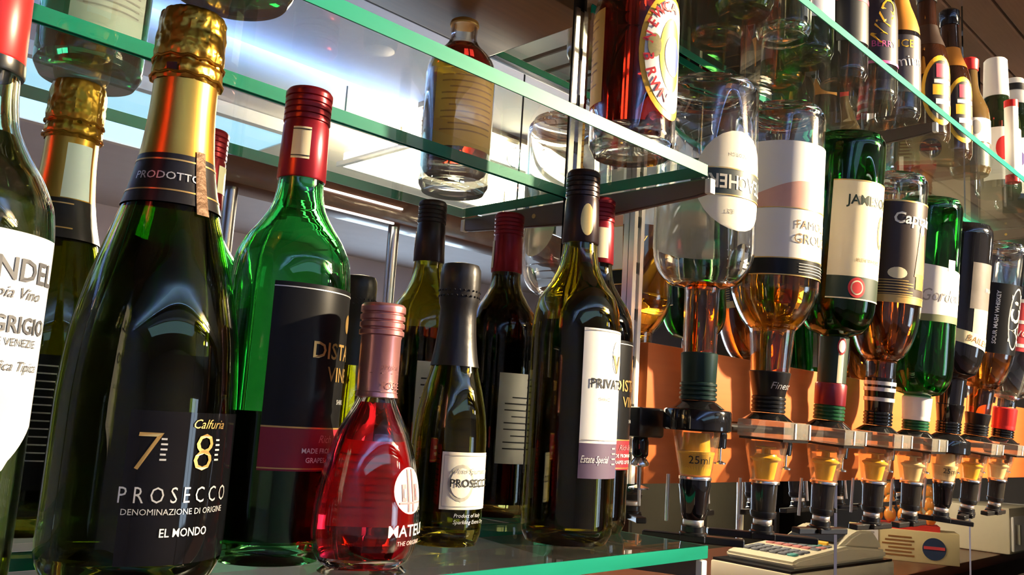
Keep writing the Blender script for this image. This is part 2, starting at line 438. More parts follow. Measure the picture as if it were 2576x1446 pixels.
upright('steel slotted upright at the end of the two wine shelves', +.0045, -.06, .512, [(.3095, .024, .0135, .164), (-.0110, .024, .0135, .166)], y=.0063)
upright('aluminium slotted upright beside the first optic bottle', .108, .033, .520, [], mt=M_alu)
upright('steel slotted upright behind the third and fourth optic bottles', .555, .19, .520, [(.521, .024, .0135, .158)])
upright('steel slotted upright at the far end of the top glass shelf', 1.25, .19, .520, [(.521, .024, .0135, .158)])
M_edge = mat('green_glass_edge', (0.001, 0.13, 0.08), 0.4, 0, 0.0, 1.5, 0.5, 14.0, stretch=(.4, 1, 3), col2=(0.012, 0.33, 0.22), spec=.1)
M_pane = pane_mat('clear_shelf_glass', (0.93, 0.985, 0.965))
def shelf(label, x0, x1, y0, y1, z0, z1):
    t = empty('glass_shelf', ((x0+x1)/2, (y0+y1)/2, z0), label, 'shelf', 'glass shelves of the back bar')
    L_, W_, h = (x1-x0)/2, (y1-y0)/2, z1-z0
    e = .0012
    bm = bmesh.new(); add_box(bm, -L_+e, L_-e, -W_+e, W_-e, 0, h)
    bm.faces.ensure_lookup_table()
    bmesh.ops.delete(bm, geom=[f for f in bm.faces if abs(f.normal.z) < .5], context='FACES')
    link('pane', bm, M_pane, t, recalc=False)
    box('front_edge', (-L_, L_, -W_, -W_+e, 0.0003, h-.0003), M_edge, t)
    box('rear_edge', (-L_, L_, W_-e, W_, 0.0003, h-.0003), M_edge, t)
    box('end_edge', (-L_, -L_+e, -W_+e, W_-e, 0.0003, h-.0003), M_edge, t)
    box('end_edge', (L_-e, L_, -W_+e, W_-e, 0.0003, h-.0003), M_edge, t)
    return t
shelf('lower glass shelf with green edge carrying the wine bottles', -1.3, .0077, -.1635, -.0016, -.0105, 0)
shelf('upper glass shelf with green edge above the wine bottles', -1.3, .0, -.1577, -.0016, .3099, .3204)
shelf('top glass shelf over the optics carrying beer and liqueur bottles', .03, 1.95, -.172, -.0078, .522, .531)
t = empty('wooden_shelf_board', (-.63, -.089, .515), 'dark brown wooden board above the upper glass shelf', 'shelf')
box('board', (-.67, .665, -.081, .077, 0, .03), wood('brown_board_varnish', (0.17, 0.072, 0.026), (0.095, 0.038, 0.014), .45), t, bev=.002)
box('edge_strip', (-.67, .665, -.0845, -.081, 0.001, .029), M_black, t)
# orange board behind the optics
t = empty('wooden_back_panel', (1.05, -.006, .0335), 'orange varnished wooden panel behind the row of optics', 'panel')
box('board', (-.925, 1.0, -.006, .005, 0, .1475), M_orange, t, bev=.001)

# ================================================================== WINE SHELF BOTTLES
G_claret = Prof([(0.003, .0345), (.008, .0368), (.016, .0372), (.165, .0374), (.182, .0360), (.196, .0305), (.208, .0225), (.220, .0165), (.232, .0146), (.262, .0138), (.283, .0135), (.297, .0140)])
G_slim = Prof([(0.003, .0335), (.008, .0355), (.016, .0360), (.165, .0360), (.182, .0348), (.196, .0300), (.208, .0225), (.220, .0165), (.232, .0146), (.262, .0138), (.283, .0135), (.297, .0140)])
G_priv = Prof([(0.003, .0335), (.008, .0357), (.016, .0362), (.160, .0363), (.178, .0350), (.192, .0318), (.205, .0232), (.218, .0172), (.232, .0146), (.262, .0130), (.285, .0126), (.300, .0128)])
M_green = glass('bright_green_glass', (0.17, 0.76, 0.25), noise=.25)
M_green_d = glass('dark_green_glass', (0.13, 0.22, 0.03))
M_olive = glass('olive_glass', (0.50, 0.45, 0.055))
M_clear = glass('clear_glass', (0.97, 0.98, 0.97))
M_clear_g = glass('faint_green_glass', (0.78, 0.86, 0.70))
M_redwine = glass('red_wine', (0.06, 0.004, 0.008), ior=1.34)
M_whitewine = glass('pale_wine', (0.80, 0.80, 0.38), ior=1.34)
M_darkwine = glass('dark_sparkling_wine', (0.50, 0.46, 0.04), ior=1.34)
M_rose = glass('rose_wine', (0.84, 0.014, 0.03), ior=1.34)
M_capred = mat('dark_red_foil', (0.30, 0.012, 0.022), 0.30, 0.55, noise=.2, scale=50)
M_capred2 = mat('bright_red_foil', (0.62, 0.03, 0.03), 0.34, 0.35, noise=.1, scale=50)
M_capdark = mat('dark_brown_foil', (0.035, 0.02, 0.022), 0.28, 0.5, noise=.2, scale=50)
M_caprose = mat('rose_gold_foil', (0.56, 0.25, 0.25), 0.30, 0.75, noise=.15, scale=50)
M_foil = mat('crinkled_gold_foil', (0.76, 0.42, 0.06), 0.30, 1.0, noise=.35, scale=70, bump=.35)
M_foil_s = mat('smooth_gold_foil', (0.78, 0.43, 0.07), 0.30, 1.0, noise=.15, scale=50, bump=.06, stretch=(1, 1, .15))
M_blackfoil = mat('black_foil', (0.016, 0.014, 0.015), 0.35, 0.3, scale=70, bump=.2)

def claret(name_label, loc, P, H, gm, lm, level, capm, cap_z, rot=0.0, cap_rings=5):
    t = empty('wine_bottle', loc, name_label, 'bottle', 'bottles on the wine shelf', rot=(0, 0, rot))
    glass_body(t, P, H-.004, gm, wall=.003)
    liquid(t, P, H, lm, .0, level)
    screw_cap(t, P, cap_z, H, capm, name='screw_cap', rings=cap_rings)
    return t

# bright green bottle, red cap, black and red label
def black_red_label(t, P, c):
    patch(t, 'label', P, .0800, .1655, c-49, c+100, mat('black_label', (0.008, 0.008, 0.009), .28, spec=.3), nz=4)
    patch(t, 'lower_label', P, .0545, .0800, c-49, c+100, mat('dark_red_label', (0.27, 0.012, 0.028), .42), nz=3)
    patch(t, 'label_line', P, .0793, .0803, c-49, c+100, M_gold, off=.0006, nz=1)
    patch(t, 'label_line', P, .0556, .0564, c-49, c+100, M_gold, off=.0006, nz=1)
    patch(t, 'label_line', P, .1622, .1628, c-49, c+100, M_silver, off=.0006, nz=1)
    text_on(t, 'lettering', 'DISTANT', .0140, .1265, c+34, P, M_gold, bold=.012)
    text_on(t, 'lettering', 'VINES', .0125, .1125, c+34, P, M_gold, bold=.01)
    patch(t, 'emblem', P, .139, .151, c+34, c+48, M_gold, off=.0007, nz=10, nt=10, shape=disc_shape)
    text_on(t, 'lettering', 'SHIRAZ', .0042, .0960, c+38, P, M_silver)
    text_on(t, 'lettering', 'Rich & Fruity', .0066, .0735, c+32, P, mat('pink_print', (.62, .25, .27), .4), shear=.3)
    text_on(t, 'lettering', 'MADE FROM HANDPICKED', .0042, .0665, c+28, P, M_white, bold=.01)
    text_on(t, 'lettering', 'GRAPES OF THE VALLEY', .0042, .0610, c+28, P, M_white, bold=.01)
t = claret('bright green wine bottle with dark red screw cap beside the gold-foiled bottle', (-.343, -.0703, 0), G_claret, .297, M_green, M_redwine, .088, M_capred, .236)
black_red_label(t, G_claret, 4)
capP = Off(G_claret, .0013)
patch(t, 'cap_label', capP, .2475, .2685, -62, -18, M_cream, nz=3, nt=8)
for z in (.2490, .2665): patch(t, 'label_line', capP, z, z+.0007, -62, -18, M_ink, off=.0007, nz=1, nt=8)
patch(t, 'cap_label', capP, .2475, .2685, 120, 165, M_cream, nz=3, nt=8)

# second red-capped bottle, mostly hidden
t = claret('red-capped wine bottle hidden behind the dark bottle with white label', (-.0240, -.0580, 0), G_slim, .297, glass('brown_green_glass', (.16, .13, .03)), M_redwine, .20, M_capred, .236)
black_red_label(t, G_slim, -8)
patch(t, 'cap_label', Off(G_slim, .0013), .240, .268, -75, -10, M_cream, nz=3, nt=8)
patch(t, 'back_label', G_slim, .050, .135, 130, 225, mat('grey_paper', (.42, .42, .40), .6), nz=3)
lines_on(t, 'small_print', G_slim, [.112-.006*k for k in range(9)], 140, 215, .0012, M_ink)

# dark bottle with tall white label
t = claret('dark olive wine bottle with tall white label and purple band', (-.0935, -.0970, 0), G_priv, .300, M_olive, M_redwine, .172, M_capdark, .238)
patch(t, 'label', G_priv, .0775, .1660, -39, 44, M_white, nz=4)
patch(t, 'lower_label', G_priv, .0510, .0775, -39, 44, mat('purple_label', (.115, .075, .135), .5), nz=3)
text_on(t, 'lettering', 'PRIVATE', .0105, .1235, 2, G_priv, M_ink, bold=.008)
text_on(t, 'lettering', 'SHIRAZ', .0036, .1115, -6, G_priv, mat('grey_ink', (.35, .33, .32), .5))
text_on(t, 'lettering', 'Estate Special', .0078, .0655, -17, G_priv, M_white, shear=.35, width=.026)
patch(t, 'emblem', G_priv, .132, .158, 5, 26, M_silver, off=.0007, nz=10, nt=10, shape=disc_shape)
text_on(t, 'lettering', 'v', .03, .143, 15, G_priv, mat('brass_ink', (.40, .31, .17), .4, .5), off=.0011)
lines_on(t, 'label_border', G_priv, [.1645, .0800], -37.5, 43, .0006, mat('grey_ink', (.35, .33, .32), .5))
lines_on(t, 'small_print', G_priv, [.0740-.004*k for k in range(4)], 12, 24, .0012, M_silver)
capP = Off(G_priv, .0013)
patch(t, 'cap_label', capP, .243, .270, -52, -8, M_gold, nz=10, nt=10, shape=disc_shape, off=.0006)
patch(t, 'back_label', G_priv, .05, .14, 135, 225, MC['grey_paper'], nz=3)
lines_on(t, 'small_print', G_priv, [.130-.006*k for k in range(12)], 142, 218, .0014, M_ink)

# large sparkling bottle with gold foil
G_pros = Prof([(.003, .0425), (.010, .0452), (.02, .0458), (.085, .0457), (.120, .0435), (.150, .0382), (.175, .0312), (.195, .0255), (.215, .0208), (.232, .0184), (.255, .0168), (.268, .0166), (.2705, .0180), (.281, .0176), (.292, .0160), (.308, .0150)])
def sparkling(label, loc, c):
    t = empty('sparkling_wine_bottle', loc, label, 'bottle', 'bottles on the wine shelf')
    glass_body(t, G_pros, .306, glass('bottle_green_glass', (.32, .38, .045)), wall=.0035)
    liquid(t, G_pros, .306, M_darkwine, 0, .225, wall=.0039)
    # foil: smooth sleeve, crinkled hood over the wire cage
    f = lathe('foil_sleeve', [(G_pros(z)+.0007, z) for z in [.221+.003*k for k in range(16)]] + [(G_pros(.268)+.0007, .269)], M_foil_s, t, seg=64)
    hood_k = [(z, r) for r, z in [(.0172, .266), (.0183, .2685), (.0190, .2715), (.0188, .2745), (.0180, .2775), (.0183, .2800), (.0188, .2840), (.0187, .2890), (.0184, .2950), (.0181, .3020), (.0172, .3070), (.0150, .3105)]]
    hood = [(.0172, .267), (.0183, .2685), (.0190, .2715), (.0188, .2745), (.0180, .2775), (.0183, .2800), (.0188, .2840), (.0187, .2890), (.0184, .2950), (.0181, .3020), (.0172, .3070), (.0150, .3100), (.009, .3112)]
    HP = Prof(hood_k); bm = bmesh.new()
    add_lathe(bm, [(HP(.2665+k*.0008), .2665+k*.0008) for k in range(54)]+[(.012, .3106), (.006, .3113), (0, .3114)], 110)
    for v in bm.verts:
        r = math.hypot(v.co.x, v.co.y)
        if r > .004:
            a = math.atan2(v.co.y, v.co.x)
            d = noise.noise(Vector((a*5, v.co.z*160, 1)))*.00075 + noise.noise(Vector((a*14, v.co.z*420, 5)))*.00042 + abs(noise.noise(Vector((a*9, v.co.z*90, 9))))*.0006
            v.co.x *= 1+d/r; v.co.y *= 1+d/r
    link('foil_hood', bm, M_foil, t, smooth=True)
    bm = bmesh.new()
    for zz, rr in ((.2690, .0188), (.2790, .0186)):
        n = 40; tube_pts(bm, [((rr+.0006)*math.cos(2*PI*k/n), (rr+.0006)*math.sin(2*PI*k/n), zz+.0006*math.sin(k*1.9)) for k in range(n+1)], .0008, 6)
    link('wire_cage', bm, M_foil, t, smooth=True)
    patch(t, 'foil_window', Off(G_pros, .0022), .2688, .2735, c-45, c-28, M_ink, nz=1, nt=4)
    patch(t, 'neck_band', G_pros, .1945, .2225, -180, 180, M_blackfoil, off=.0008, nz=6, nt=64)
    for z in (.2185, .2010): patch(t, 'band_line', G_pros, z, z+.0009, -180, 100, M_gold, off=.0011, nz=1, nt=60)
    text_on(t, 'lettering', 'PRODOTTO', .0062, .2095, c-22, G_pros, M_silver, bold=.006, width=.034, off=.0013)
    patch(t, 'band_seam', G_pros, .190, .226, c+16, c+32, mat('torn_bronze_foil', (.13, .06, .022), .5, .4, bump=.6, scale=150, noise=.6), off=.0014, nz=8, nt=6)
    patch(t, 'label', G_pros, .012, .0860, c-20, c+95, mat('clear_black_label', (.004, .004, .005), .05), nz=6, off=.0003)
    text_on(t, 'numeral', '7', .0270, .0665, c-10, G_pros, M_gold, shear=.12, bold=-.012)
    text_on(t, 'numeral', '8', .0270, .0665, c+27, G_pros, M_gold, shear=.05, bold=-.012)
    lines_on(t, 'numeral_flourish', G_pros, [.0725-.0025*k for k in range(5)], c-1, c+3, .0009, M_silver)
    lines_on(t, 'numeral_flourish', G_pros, [.0725-.0025*k for k in range(5)], c+37, c+41, .0009, M_silver)
    text_on(t, 'lettering', 'Calfuria', .0066, .0805, c+30, G_pros, M_gold, shear=.35)
    text_on(t, 'lettering', 'P R O S E C C O', .0112, .0455, c+16, G_pros, M_silver, bold=-.004, width=.060)
    text_on(t, 'lettering', 'DENOMINAZIONE DI ORIGINE', .0042, .0375, c+16, G_pros, M_silver, width=.056)
    text_on(t, 'lettering', 'EL MONDO', .0058, .0275, c+20, G_pros, M_white, width=.026, bold=.01)
    patch(t, 'back_neck_label', Off(G_pros, .0010), .223, .262, 150, 205, mat('pale_blue_label', (.62, .72, .74), .5), nz=3, nt=8)
    patch(t, 'back_label', G_pros, .03, .115, 130, 230, mat('black_label', (0.008, 0.008, 0.009), .28, spec=.3), nz=4)
    lines_on(t, 'small_print', G_pros, [.108-.005*k for k in range(13)], 140, 222, .0009, MC['grey_paper'])
    return t
sparkling('large dark green sparkling wine bottle with gold foil neck', (-.4335, -.0891, 0), -12)

# quarter bottle of sparkling wine
G_mini = Prof([(.003, .0255), (.008, .0274), (.014, .0278), (.072, .0276), (.090, .0262), (.108, .0228), (.124, .0186), (.138, .0158), (.155, .0138), (.172, .0130), (.182, .0140), (.200, .0140)])
t = empty('small_sparkling_wine_bottle', (-.1951, -.0658, 0), 'small olive sparkling wine bottle with black foil and cream label', 'bottle', 'bottles on the wine shelf')
glass_body(t, G_mini, .200, M_olive, wall=.003)
liquid(t, G_mini, .2, glass('straw_wine', (.50, .48, .06), ior=1.34), 0, .135)
hood = [(G_mini(z)+.0008, z) for z in (.1285, .132, .138, .145, .155, .165, .172)] + [(.0150, .176), (.0153, .181), (.0156, .188), (.0156, .196), (.0151, .2025), (.0135, .2058), (.008, .2070)]
lathe('foil_hood', hood, M_blackfoil, t, seg=64, jitter=.00015)
bm = bmesh.new()
for k in range(26):
    a = 2*PI*k/26
    for j in range(2):
        rr = .0156; aa = a+j*.12
        bmesh.ops.create_icosphere(bm, subdivisions=1, radius=.0009, matrix=Matrix.Translation((rr*math.cos(aa), rr*math.sin(aa), .181+j*.0042)))
o = link('embossed_dots', bm, M_blackfoil, t, smooth=True); o['kind'] = 'stuff'
patch(t, 'label', G_mini, .0265, .0665, -50, 47, mat('ivory_paper', (.78, .73, .60), .6, noise=.05), nz=3)
for zz in (.0285, .0640): patch(t, 'label_line', G_mini, zz, zz+.0004, -47, 44, mat('grey_ink', (.35, .33, .32), .5), off=.0007, nz=1)
for a, b in ((-47, -46.2), (43.4, 44)): patch(t, 'label_line', G_mini, .0285, .0644, a, b, MC['grey_ink'], off=.0007, nz=3, nt=1)
patch(t, 'label_vignette', G_mini, .032, .058, -40, 2, mat('grey_wash', (.55, .52, .44), .6, noise=.5, scale=300), off=.0006, nz=10, nt=10, shape=disc_shape)
patch(t, 'label_vignette', G_mini, .0345, .0555, -36, -2, MC['ivory_paper'], off=.0008, nz=10, nt=10, shape=disc_shape)
text_on(t, 'lettering', 'PROSECCO', .0078, .0450, 4, G_mini, M_ink, bold=.015, off=.0012)
text_on(t, 'lettering', 'Vino Spumante', .0052, .0535, 2, G_mini, MC['grey_ink'], shear=.35, off=.0012)
text_on(t, 'lettering', 'Product of Italy', .0038, .0225, -4, G_mini, M_silver, shear=.25)
text_on(t, 'lettering', 'Sparkling Extra Dry', .0038, .0180, 2, G_mini, M_silver, shear=.25)
patch(t, 'back_label', G_mini, .02, .066, 130, 225, MC['grey_paper'], nz=3)

# flask of rose
G_flask = Prof([(.002, .0215), (.006, .0276), (.014, .0315), (.024, .0329), (.036, .0324), (.052, .0302), (.066, .0270), (.079, .0225), (.088, .0178), (.095, .0140), (.101, .0116), (.112, .0108), (.136, .0108), (.1554, .0114)])
t = empty('rose_wine_bottle', (-.3140, -.1310, 0), 'small round flask of red rosé wine with pink cap', 'bottle', 'bottles on the wine shelf')
glass_body(t, G_flask, .152, M_clear, wall=.0026, base=.004, sy=.86)
liquid(t, G_flask, .152, M_rose, 0, .097, wall=.003, sy=.86, base=.0095)
cp = [(G_flask(.101)+.0012, .1005), (.0118, .104), (.0121, .112), (.0121, .1355)]
for k in range(4):
    z = .1365+k*.0046; cp += [(.0124, z), (.0124, z+.0006), (.0136, z+.0012), (.0136, z+.0038)]
cp += [(.0134, .1553), (.0122, .1565), (.008, .1568)]
lathe('screw_cap', cp, M_caprose, t, seg=56)
text_on(t, 'lettering', 'ROSE', .0058, .1075, 5, Off(G_flask, .0014), mat('brown_ink', (.22, .08, .08), .5), off=.0005)
text_on(t, 'lettering', 'Original', .0042, .1185, 0, Off(G_flask, .0014), MC['brown_ink'], off=.0005, shear=.3)
for z in (.1145, .1035): lines_on(t, 'cap_line', Off(G_flask, .0013), [z], -180, 180, .0004, MC['brown_ink'], off=.0002)
M_pinkw = mat('pale_pink_print', (.82, .56, .54), .5)
patch(t, 'round_emblem', G_flask, .0345, .0610, -4, 46, M_pinkw, off=.0005, nz=16, nt=16, shape=disc_shape, sy=.86)
M_pink2 = mat('dusky_pink_print', (.60, .22, .25), .5)
for a, b, z0, z1 in ((8, 12, .0365, .047), (29, 33, .0365, .047)): pass
for a, z0, z1, wd in ((17, .036, .060, 3.0), (25, .036, .060, 3.0), (10, .0420, .0515, 6.5), (32, .0420, .0515, 6.5)):
    patch(t, 'emblem_tower', G_flask, z0, z1, a-wd/2, a+wd/2, M_pink2, off=.0009, nz=4, nt=3, sy=.86)
for a in (10, 32): patch(t, 'emblem_window', G_flask, .0440, .0490, a-1.2, a+1.2, M_pinkw, off=.0012, nz=2, nt=2, sy=.86)
patch(t, 'emblem_ground', G_flask, .0405, .0415, 3, 39, M_pink2, off=.0010, nz=1, nt=8, sy=.86)
text_on(t, 'lettering', 'MATEUS', .0092, .0255, 22, G_flask, M_white, bold=.012, sy=.86, width=.036)
text_on(t, 'lettering', 'THE ORIGINAL', .0036, .0185, 24, G_flask, M_pinkw, sy=.86)
patch(t, 'back_label', G_flask, .022, .070, 120, 225, translucent('red_back_label', (.90, .02, .03)), off=.0004, nz=6, sy=.86)
lines_on(t, 'small_print', G_flask, [.062-.0042*k for k in range(9)], 130, 215, .0009, M_ink, off=.0007, sy=.86)

# leftmost bottle, cut by the frame
G_left = Prof([(0.003, .0345), (.008, .0370), (.016, .0376), (.155, .0378), (.172, .0362), (.186, .0308), (.199, .0228), (.212, .0168), (.228, .0148), (.262, .0140), (.283, .0136), (.297, .0140)])
t = claret('clear wine bottle with red cap and big white label cut by the frame', (-.5378, -.1157, 0), G_left, .297, M_clear_g, M_whitewine, .205, M_capred2, .240)
lathe('neck_ring', [(G_left(.2345)+.0012, .2335), (G_left(.2345)+.0016, .2345), (G_left(.240)+.0016, .2398)], M_black, t)
patch(t, 'label', G_left, .052, .1590, -60, 62, M_white, nz=10, topf=None, shape=lambda u, v: (u, v if v > .35 else .35-(.35-v)*(.35+.65*math.sin(PI*u))))
text_on(t, 'lettering', 'ZINFANDEL', .0135, .1430, 6, G_left, mat('slate_ink', (.10, .10, .115), .5), bold=.02, width=.072)
text_on(t, 'lettering', 'Sequoia Vino', .0070, .1330, 18, G_left, MC['slate_ink'], shear=.35)
text_on(t, 'lettering', 'PINOT GRIGIO', .0100, .1195, 12, G_left, MC['slate_ink'], bold=.02, width=.060)
text_on(t, 'lettering', 'DELLE VENEZIE', .0048, .1120, 24, G_left, MC['slate_ink'])
text_on(t, 'lettering', 'Geografica Tipica', .0060, .1020, 22, G_left, MC['slate_ink'], shear=.35)
patch(t, 'label_vignette', G_left, .055, .093, 2, 42, mat('pale_grey_wash', (.66, .65, .63), .6, noise=.25, scale=70), off=.0006, nz=10, nt=10, shape=disc_shape)

# ================================================================== UPPER SHELF BOTTLES
G_beer = Prof([(.003, .0335), (.008, .0362), (.015, .0368), (.128, .0368), (.140, .0345), (.150, .0285), (.158, .0205), (.164, .0160), (.172, .0138), (.178, .0142), (.187, .0140)])
M_amberd = glass('dark_brown_ale', (.30, .012, .006), ior=1.34)
t = empty('ale_bottle', (-.0540, -.1150, .3204), 'clear bottle of dark red ale with yellow oval label on the upper shelf', 'bottle', 'bottles on the upper glass shelf')
glass_body(t, G_beer, .185, M_clear, wall=.003, base=.006)
liquid(t, G_beer, .185, M_amberd, .022, .160, base=.020)
patch(t, 'label', G_beer, .026, .138, -48, 52, M_yellow, off=.0005, nz=18, nt=20, shape=disc_shape)
patch(t, 'label_field', G_beer, .032, .132, -41, 45, M_white, off=.0008, nz=18, nt=20, shape=disc_shape)
patch(t, 'label_field', G_beer, .050, .115, -20, 24, M_yellow, off=.0011, nz=14, nt=14, shape=disc_shape)
patch(t, 'label_star', G_beer, .064, .100, -12, 20, mat('blue_print', (.02, .07, .45), .45), off=.0014, nz=12, nt=12, shape=disc_shape)
patch(t, 'label_medal', G_beer, .076, .097, -37, -18, mat('olive_gold_print', (.30, .25, .09), .5, noise=.6, scale=300), off=.0015, nz=10, nt=10, shape=disc_shape)
for s_, a, z, tn in (('N', -35, .0930, 70), ('E', -31, .1060, 58), ('W', -23, .1170, 42), ('C', -11, .1235, 22), ('A', 3, .1250, 3), ('B', -35, .0760, -80), ('R', -31, .0630, -66), ('W', -23, .0520, -48), ('N', -11, .0450, -25)):
    text_on(t, 'lettering', s_, .0125, z, a, G_beer, M_red, off=.0016, turn=tn, bold=.025)
patch(t, 'back_label', G_beer, .040, .124, 150, 262, mat('mustard_label', (.62, .33, .06), .55, noise=.25, scale=60), off=.0005, nz=4)
lines_on(t, 'small_print', G_beer, [.122-.0065*k for k in range(11)], 160, 250, .0016, mat('brown_ink2', (.28, .12, .03), .5), off=.0008)
lathe('crown_cap', [(.0150, .183), (.0158, .1845), (.0150, .188), (.010, .191)], M_gold, t, seg=42)
G_squat = Prof([(.003, .0345), (.008, .0368), (.016, .0372), (.115, .0374), (.130, .0355), (.142, .0290), (.150, .0210), (.157, .0160), (.165, .0142), (.185, .0140)])
t = claret('squat green bottle standing on the upper shelf over the gold-foiled bottle', (-.4235, -.1080, .3204), G_squat, .185, glass('emerald_glass', (.03, .30, .12)), glass('green_tinted_wine', (.10, .30, .06), ior=1.34), .11, M_capdark, .160, cap_rings=3)
patch(t, 'label', G_squat, .030, .110, -55, 55, M_white, nz=3)
patch(t, 'back_label', G_squat, .028, .110, 140, 225, mat('pale_grey_label', (.62, .64, .58), .55), nz=3)
lines_on(t, 'small_print', G_squat, [.100-.005*k for k in range(12)], 150, 212, .0012, MC['grey_ink'])

# ================================================================== OPTICS AND INVERTED SPIRIT BOTTLES
def G_spirit(R, H, zb, zn, rn, r0=.0150, k=2.2):
    # hung bottle: body down to zb, shoulder to zn, neck radius rn at zn tapering to r0 at the mouth (heights above the rail)
    pts = [(.003, R*.90), (.008, R*.975), (.016, R), (H-zb, R)]
    for q in (.25, .45, .62, .78, .9):
        pts.append((H-zb+(zb-zn)*q, rn+(R-rn)*(1-q**k)**(1/k)*(1 if k > 1.5 else 1)))
    pts += [(H-zn, rn*1.02), (H-zn+.006, rn*.985), (H-.05 if zn > .06 else H-zn+.012, (rn+r0)/2), (H-.030, r0), (H, r0)]
    return Prof(pts)
M_whisky = glass('golden_whisky', (.80, .27, .012), ior=1.36)
M_rum = glass('spiced_rum', (.50, .09, .008), ior=1.36)
M_whisky_d = glass('brown_whisky', (.62, .16, .012), ior=1.36)
M_jade = glass('jade_green_glass', (.06, .34, .07))
M_gin = glass('gin_green_glass', (.10, .52, .14))
M_blackglass = mat('black_glass', (.008, .008, .009), .06, coat=.8)
M_spirit = glass('clear_spirit', (.95, .96, .93), ior=1.36)
ox = [.1010, .2384, .3840, .5284, .660, .7920, .9200, 1.0600]
oz = [.1045, .0994, .0974, .0966, .0945, .0944, .0950, .0955]
tl = [.5, 2.0, 4.0, 3.75, 4.0, 5.25, 7.0, 7.0]
def spirit(i, label, P, H, gm, lm=None, lev=None, capm=M_black, cap_h=.045, solid=False):
    """bottle hung upside down; local z 0 at the rail, neck end at 0.012"""
    a = math.radians(tl[i])
    t = empty('spirit_bottle', (ox[i], -.09, oz[i]), label, 'bottle', 'inverted spirit bottles in the optics', rot=(a, 0, 0))
    g = glass_body(t, P, H, gm, wall=.0032, inv=True, solid=solid, top=H-.017)
    if lm: liquid(t, P, H, lm, H-lev, H-.018, inv=True)
    # cap / collar with screw rings at the neck
    F = Flip(P, H); pr = []
    z = .0160
    for k in range(4): pr += [(F(z)+.0016, z), (F(z)+.0030, z+.0012), (F(z)+.0030, z+.0030), (F(z)+.0016, z+.0042)]; z += .0044
    pr += [(F(z)+.0018, z+.0005), (F(cap_h)+.0016, cap_h-.001), (F(cap_h)+.0006, cap_h)]
    lathe('neck_capsule', [(r, zz) for r, zz in pr], capm, t, seg=40)
    return t, F
# 1 clear bottle, nearly empty
P = G_spirit(.0495, .333, .168, .126, .0172); t, F = spirit(0, 'nearly empty clear spirit bottle upside down in the first optic', P, .333, M_clear, M_whisky, .129, mat('dark_green_capsule', (.012, .035, .03), .35, .3), .062)
lab_t = -20
patch(t, 'label', F, .176, .274, lab_t-50, lab_t+52, mat('ivory_paper', (.78, .73, .60), .6, noise=.05), nz=14, nt=20, shape=disc_shape)
patch(t, 'label_band', F, .2100, .2350, lab_t-54, lab_t+54, mat('dark_teal_band', (.03, .045, .045), .45), off=.0008, nz=3)
for z in (.2090, .2350): patch(t, 'label_line', F, z, z+.0012, lab_t-54, lab_t+54, M_gold, off=.0011, nz=1)
text_on(t, 'lettering', 'TEACHERS', .0190, .2225, lab_t+2, F, mat('ivory_ink', (.75, .70, .60), .5), turn=180, off=.0012, bold=.02, width=.078)
text_on(t, 'lettering', 'SCOTCH', .0050, .250, lab_t, F, MC['grey_ink'], turn=180, off=.0009)
text_on(t, 'lettering', 'EST', .0060, .194, lab_t-10, F, MC['grey_ink'], turn=180, off=.0009)
patch(t, 'glass_seal', F, .130, .165, lab_t-6, lab_t+26, M_clear, off=.0016, nz=10, nt=10, shape=disc_shape)
patch(t, 'back_label', F, .165, .25, 110, 220, MC['grey_paper'], nz=4)
# 2 cream labelled whisky with a hill picture
P = G_spirit(.0470, .352, .150, .106, .0240, k=1.35); t, F = spirit(1, 'golden whisky bottle with cream label showing a pink hill', P, .352, M_clear, M_whisky, .235, M_black, .060)
c = -22
patch(t, 'label', F, .178, .305, c-88, c+82, M_white, nz=4, nt=40)
patch(t, 'label_picture', F, .232, .262, c-88, c+82, mat('pink_hill_print', (.55, .22, .16), .5, col2=(.75, .48, .40), scale=25), off=.0007, nz=4, nt=40, topf=lambda u: .45+.55*math.sin(PI*u)**2)
patch(t, 'label_line', F, .2315, .2325, c-88, c+82, M_gold, off=.0009, nz=1, nt=30)
patch(t, 'label_band', F, .1595, .178, c-88, c+82, mat('black_label', (0.008, 0.008, 0.009), .28, spec=.3), nz=2, nt=40)
for z in (.1595, .1775): patch(t, 'label_line', F, z, z+.0012, c-88, c+82, M_gold, off=.0007, nz=1, nt=30)
text_on(t, 'lettering', 'FAMOUS', .0130, .2150, c+14, F, mat('bronze_ink', (.40, .26, .12), .45), off=.0009)
text_on(t, 'lettering', 'GROUSE', .0150, .2000, c+16, F, MC['bronze_ink'], off=.0009)
lines_on(t, 'small_print', F, [.173-.003*k for k in range(4)], c-10, c+75, .0008, MC['grey_paper'], off=.0009)
text_on(t, 'lettering', 'Finest', .0105, .045, c-2, Off(F, .0018), M_silver, shear=.3)
# 3 green whiskey with yellow cream label
P = G_spirit(.0435, .362, .160, .117, .0165); t, F = spirit(2, 'green whiskey bottle with pale yellow label and red neck band', P, .362, M_jade, glass('green_whiskey', (.22, .30, .03), ior=1.36), .30, M_jade if False else mat('green_thread_plastic', (.01, .07, .025), .3), .036)
c = -26
patch(t, 'label', F, .185, .300, c-58, c+50, M_cream, nz=4, nt=30)
patch(t, 'label_line', F, .2985, .3000, c-58, c+50, M_gold, off=.0006, nz=1)
patch(t, 'label_band', F, .158, .185, c-58, c+50, mat('dark_green_label', (.012, .03, .014), .45), nz=3)
patch(t, 'label_line', F, .158, .1595, c-58, c+50, M_cream, off=.0006, nz=1)
patch(t, 'seal', F, .160, .184, c-26, c+2, M_red, off=.0009, nz=12, nt=12, shape=disc_shape)
patch(t, 'seal', F, .1635, .1805, c-22, c-2, M_cream, off=.0011, nz=12, nt=12, shape=disc_shape)
patch(t, 'seal', F, .165, .179, c-20, c-4, M_red, off=.0013, nz=12, nt=12, shape=disc_shape)
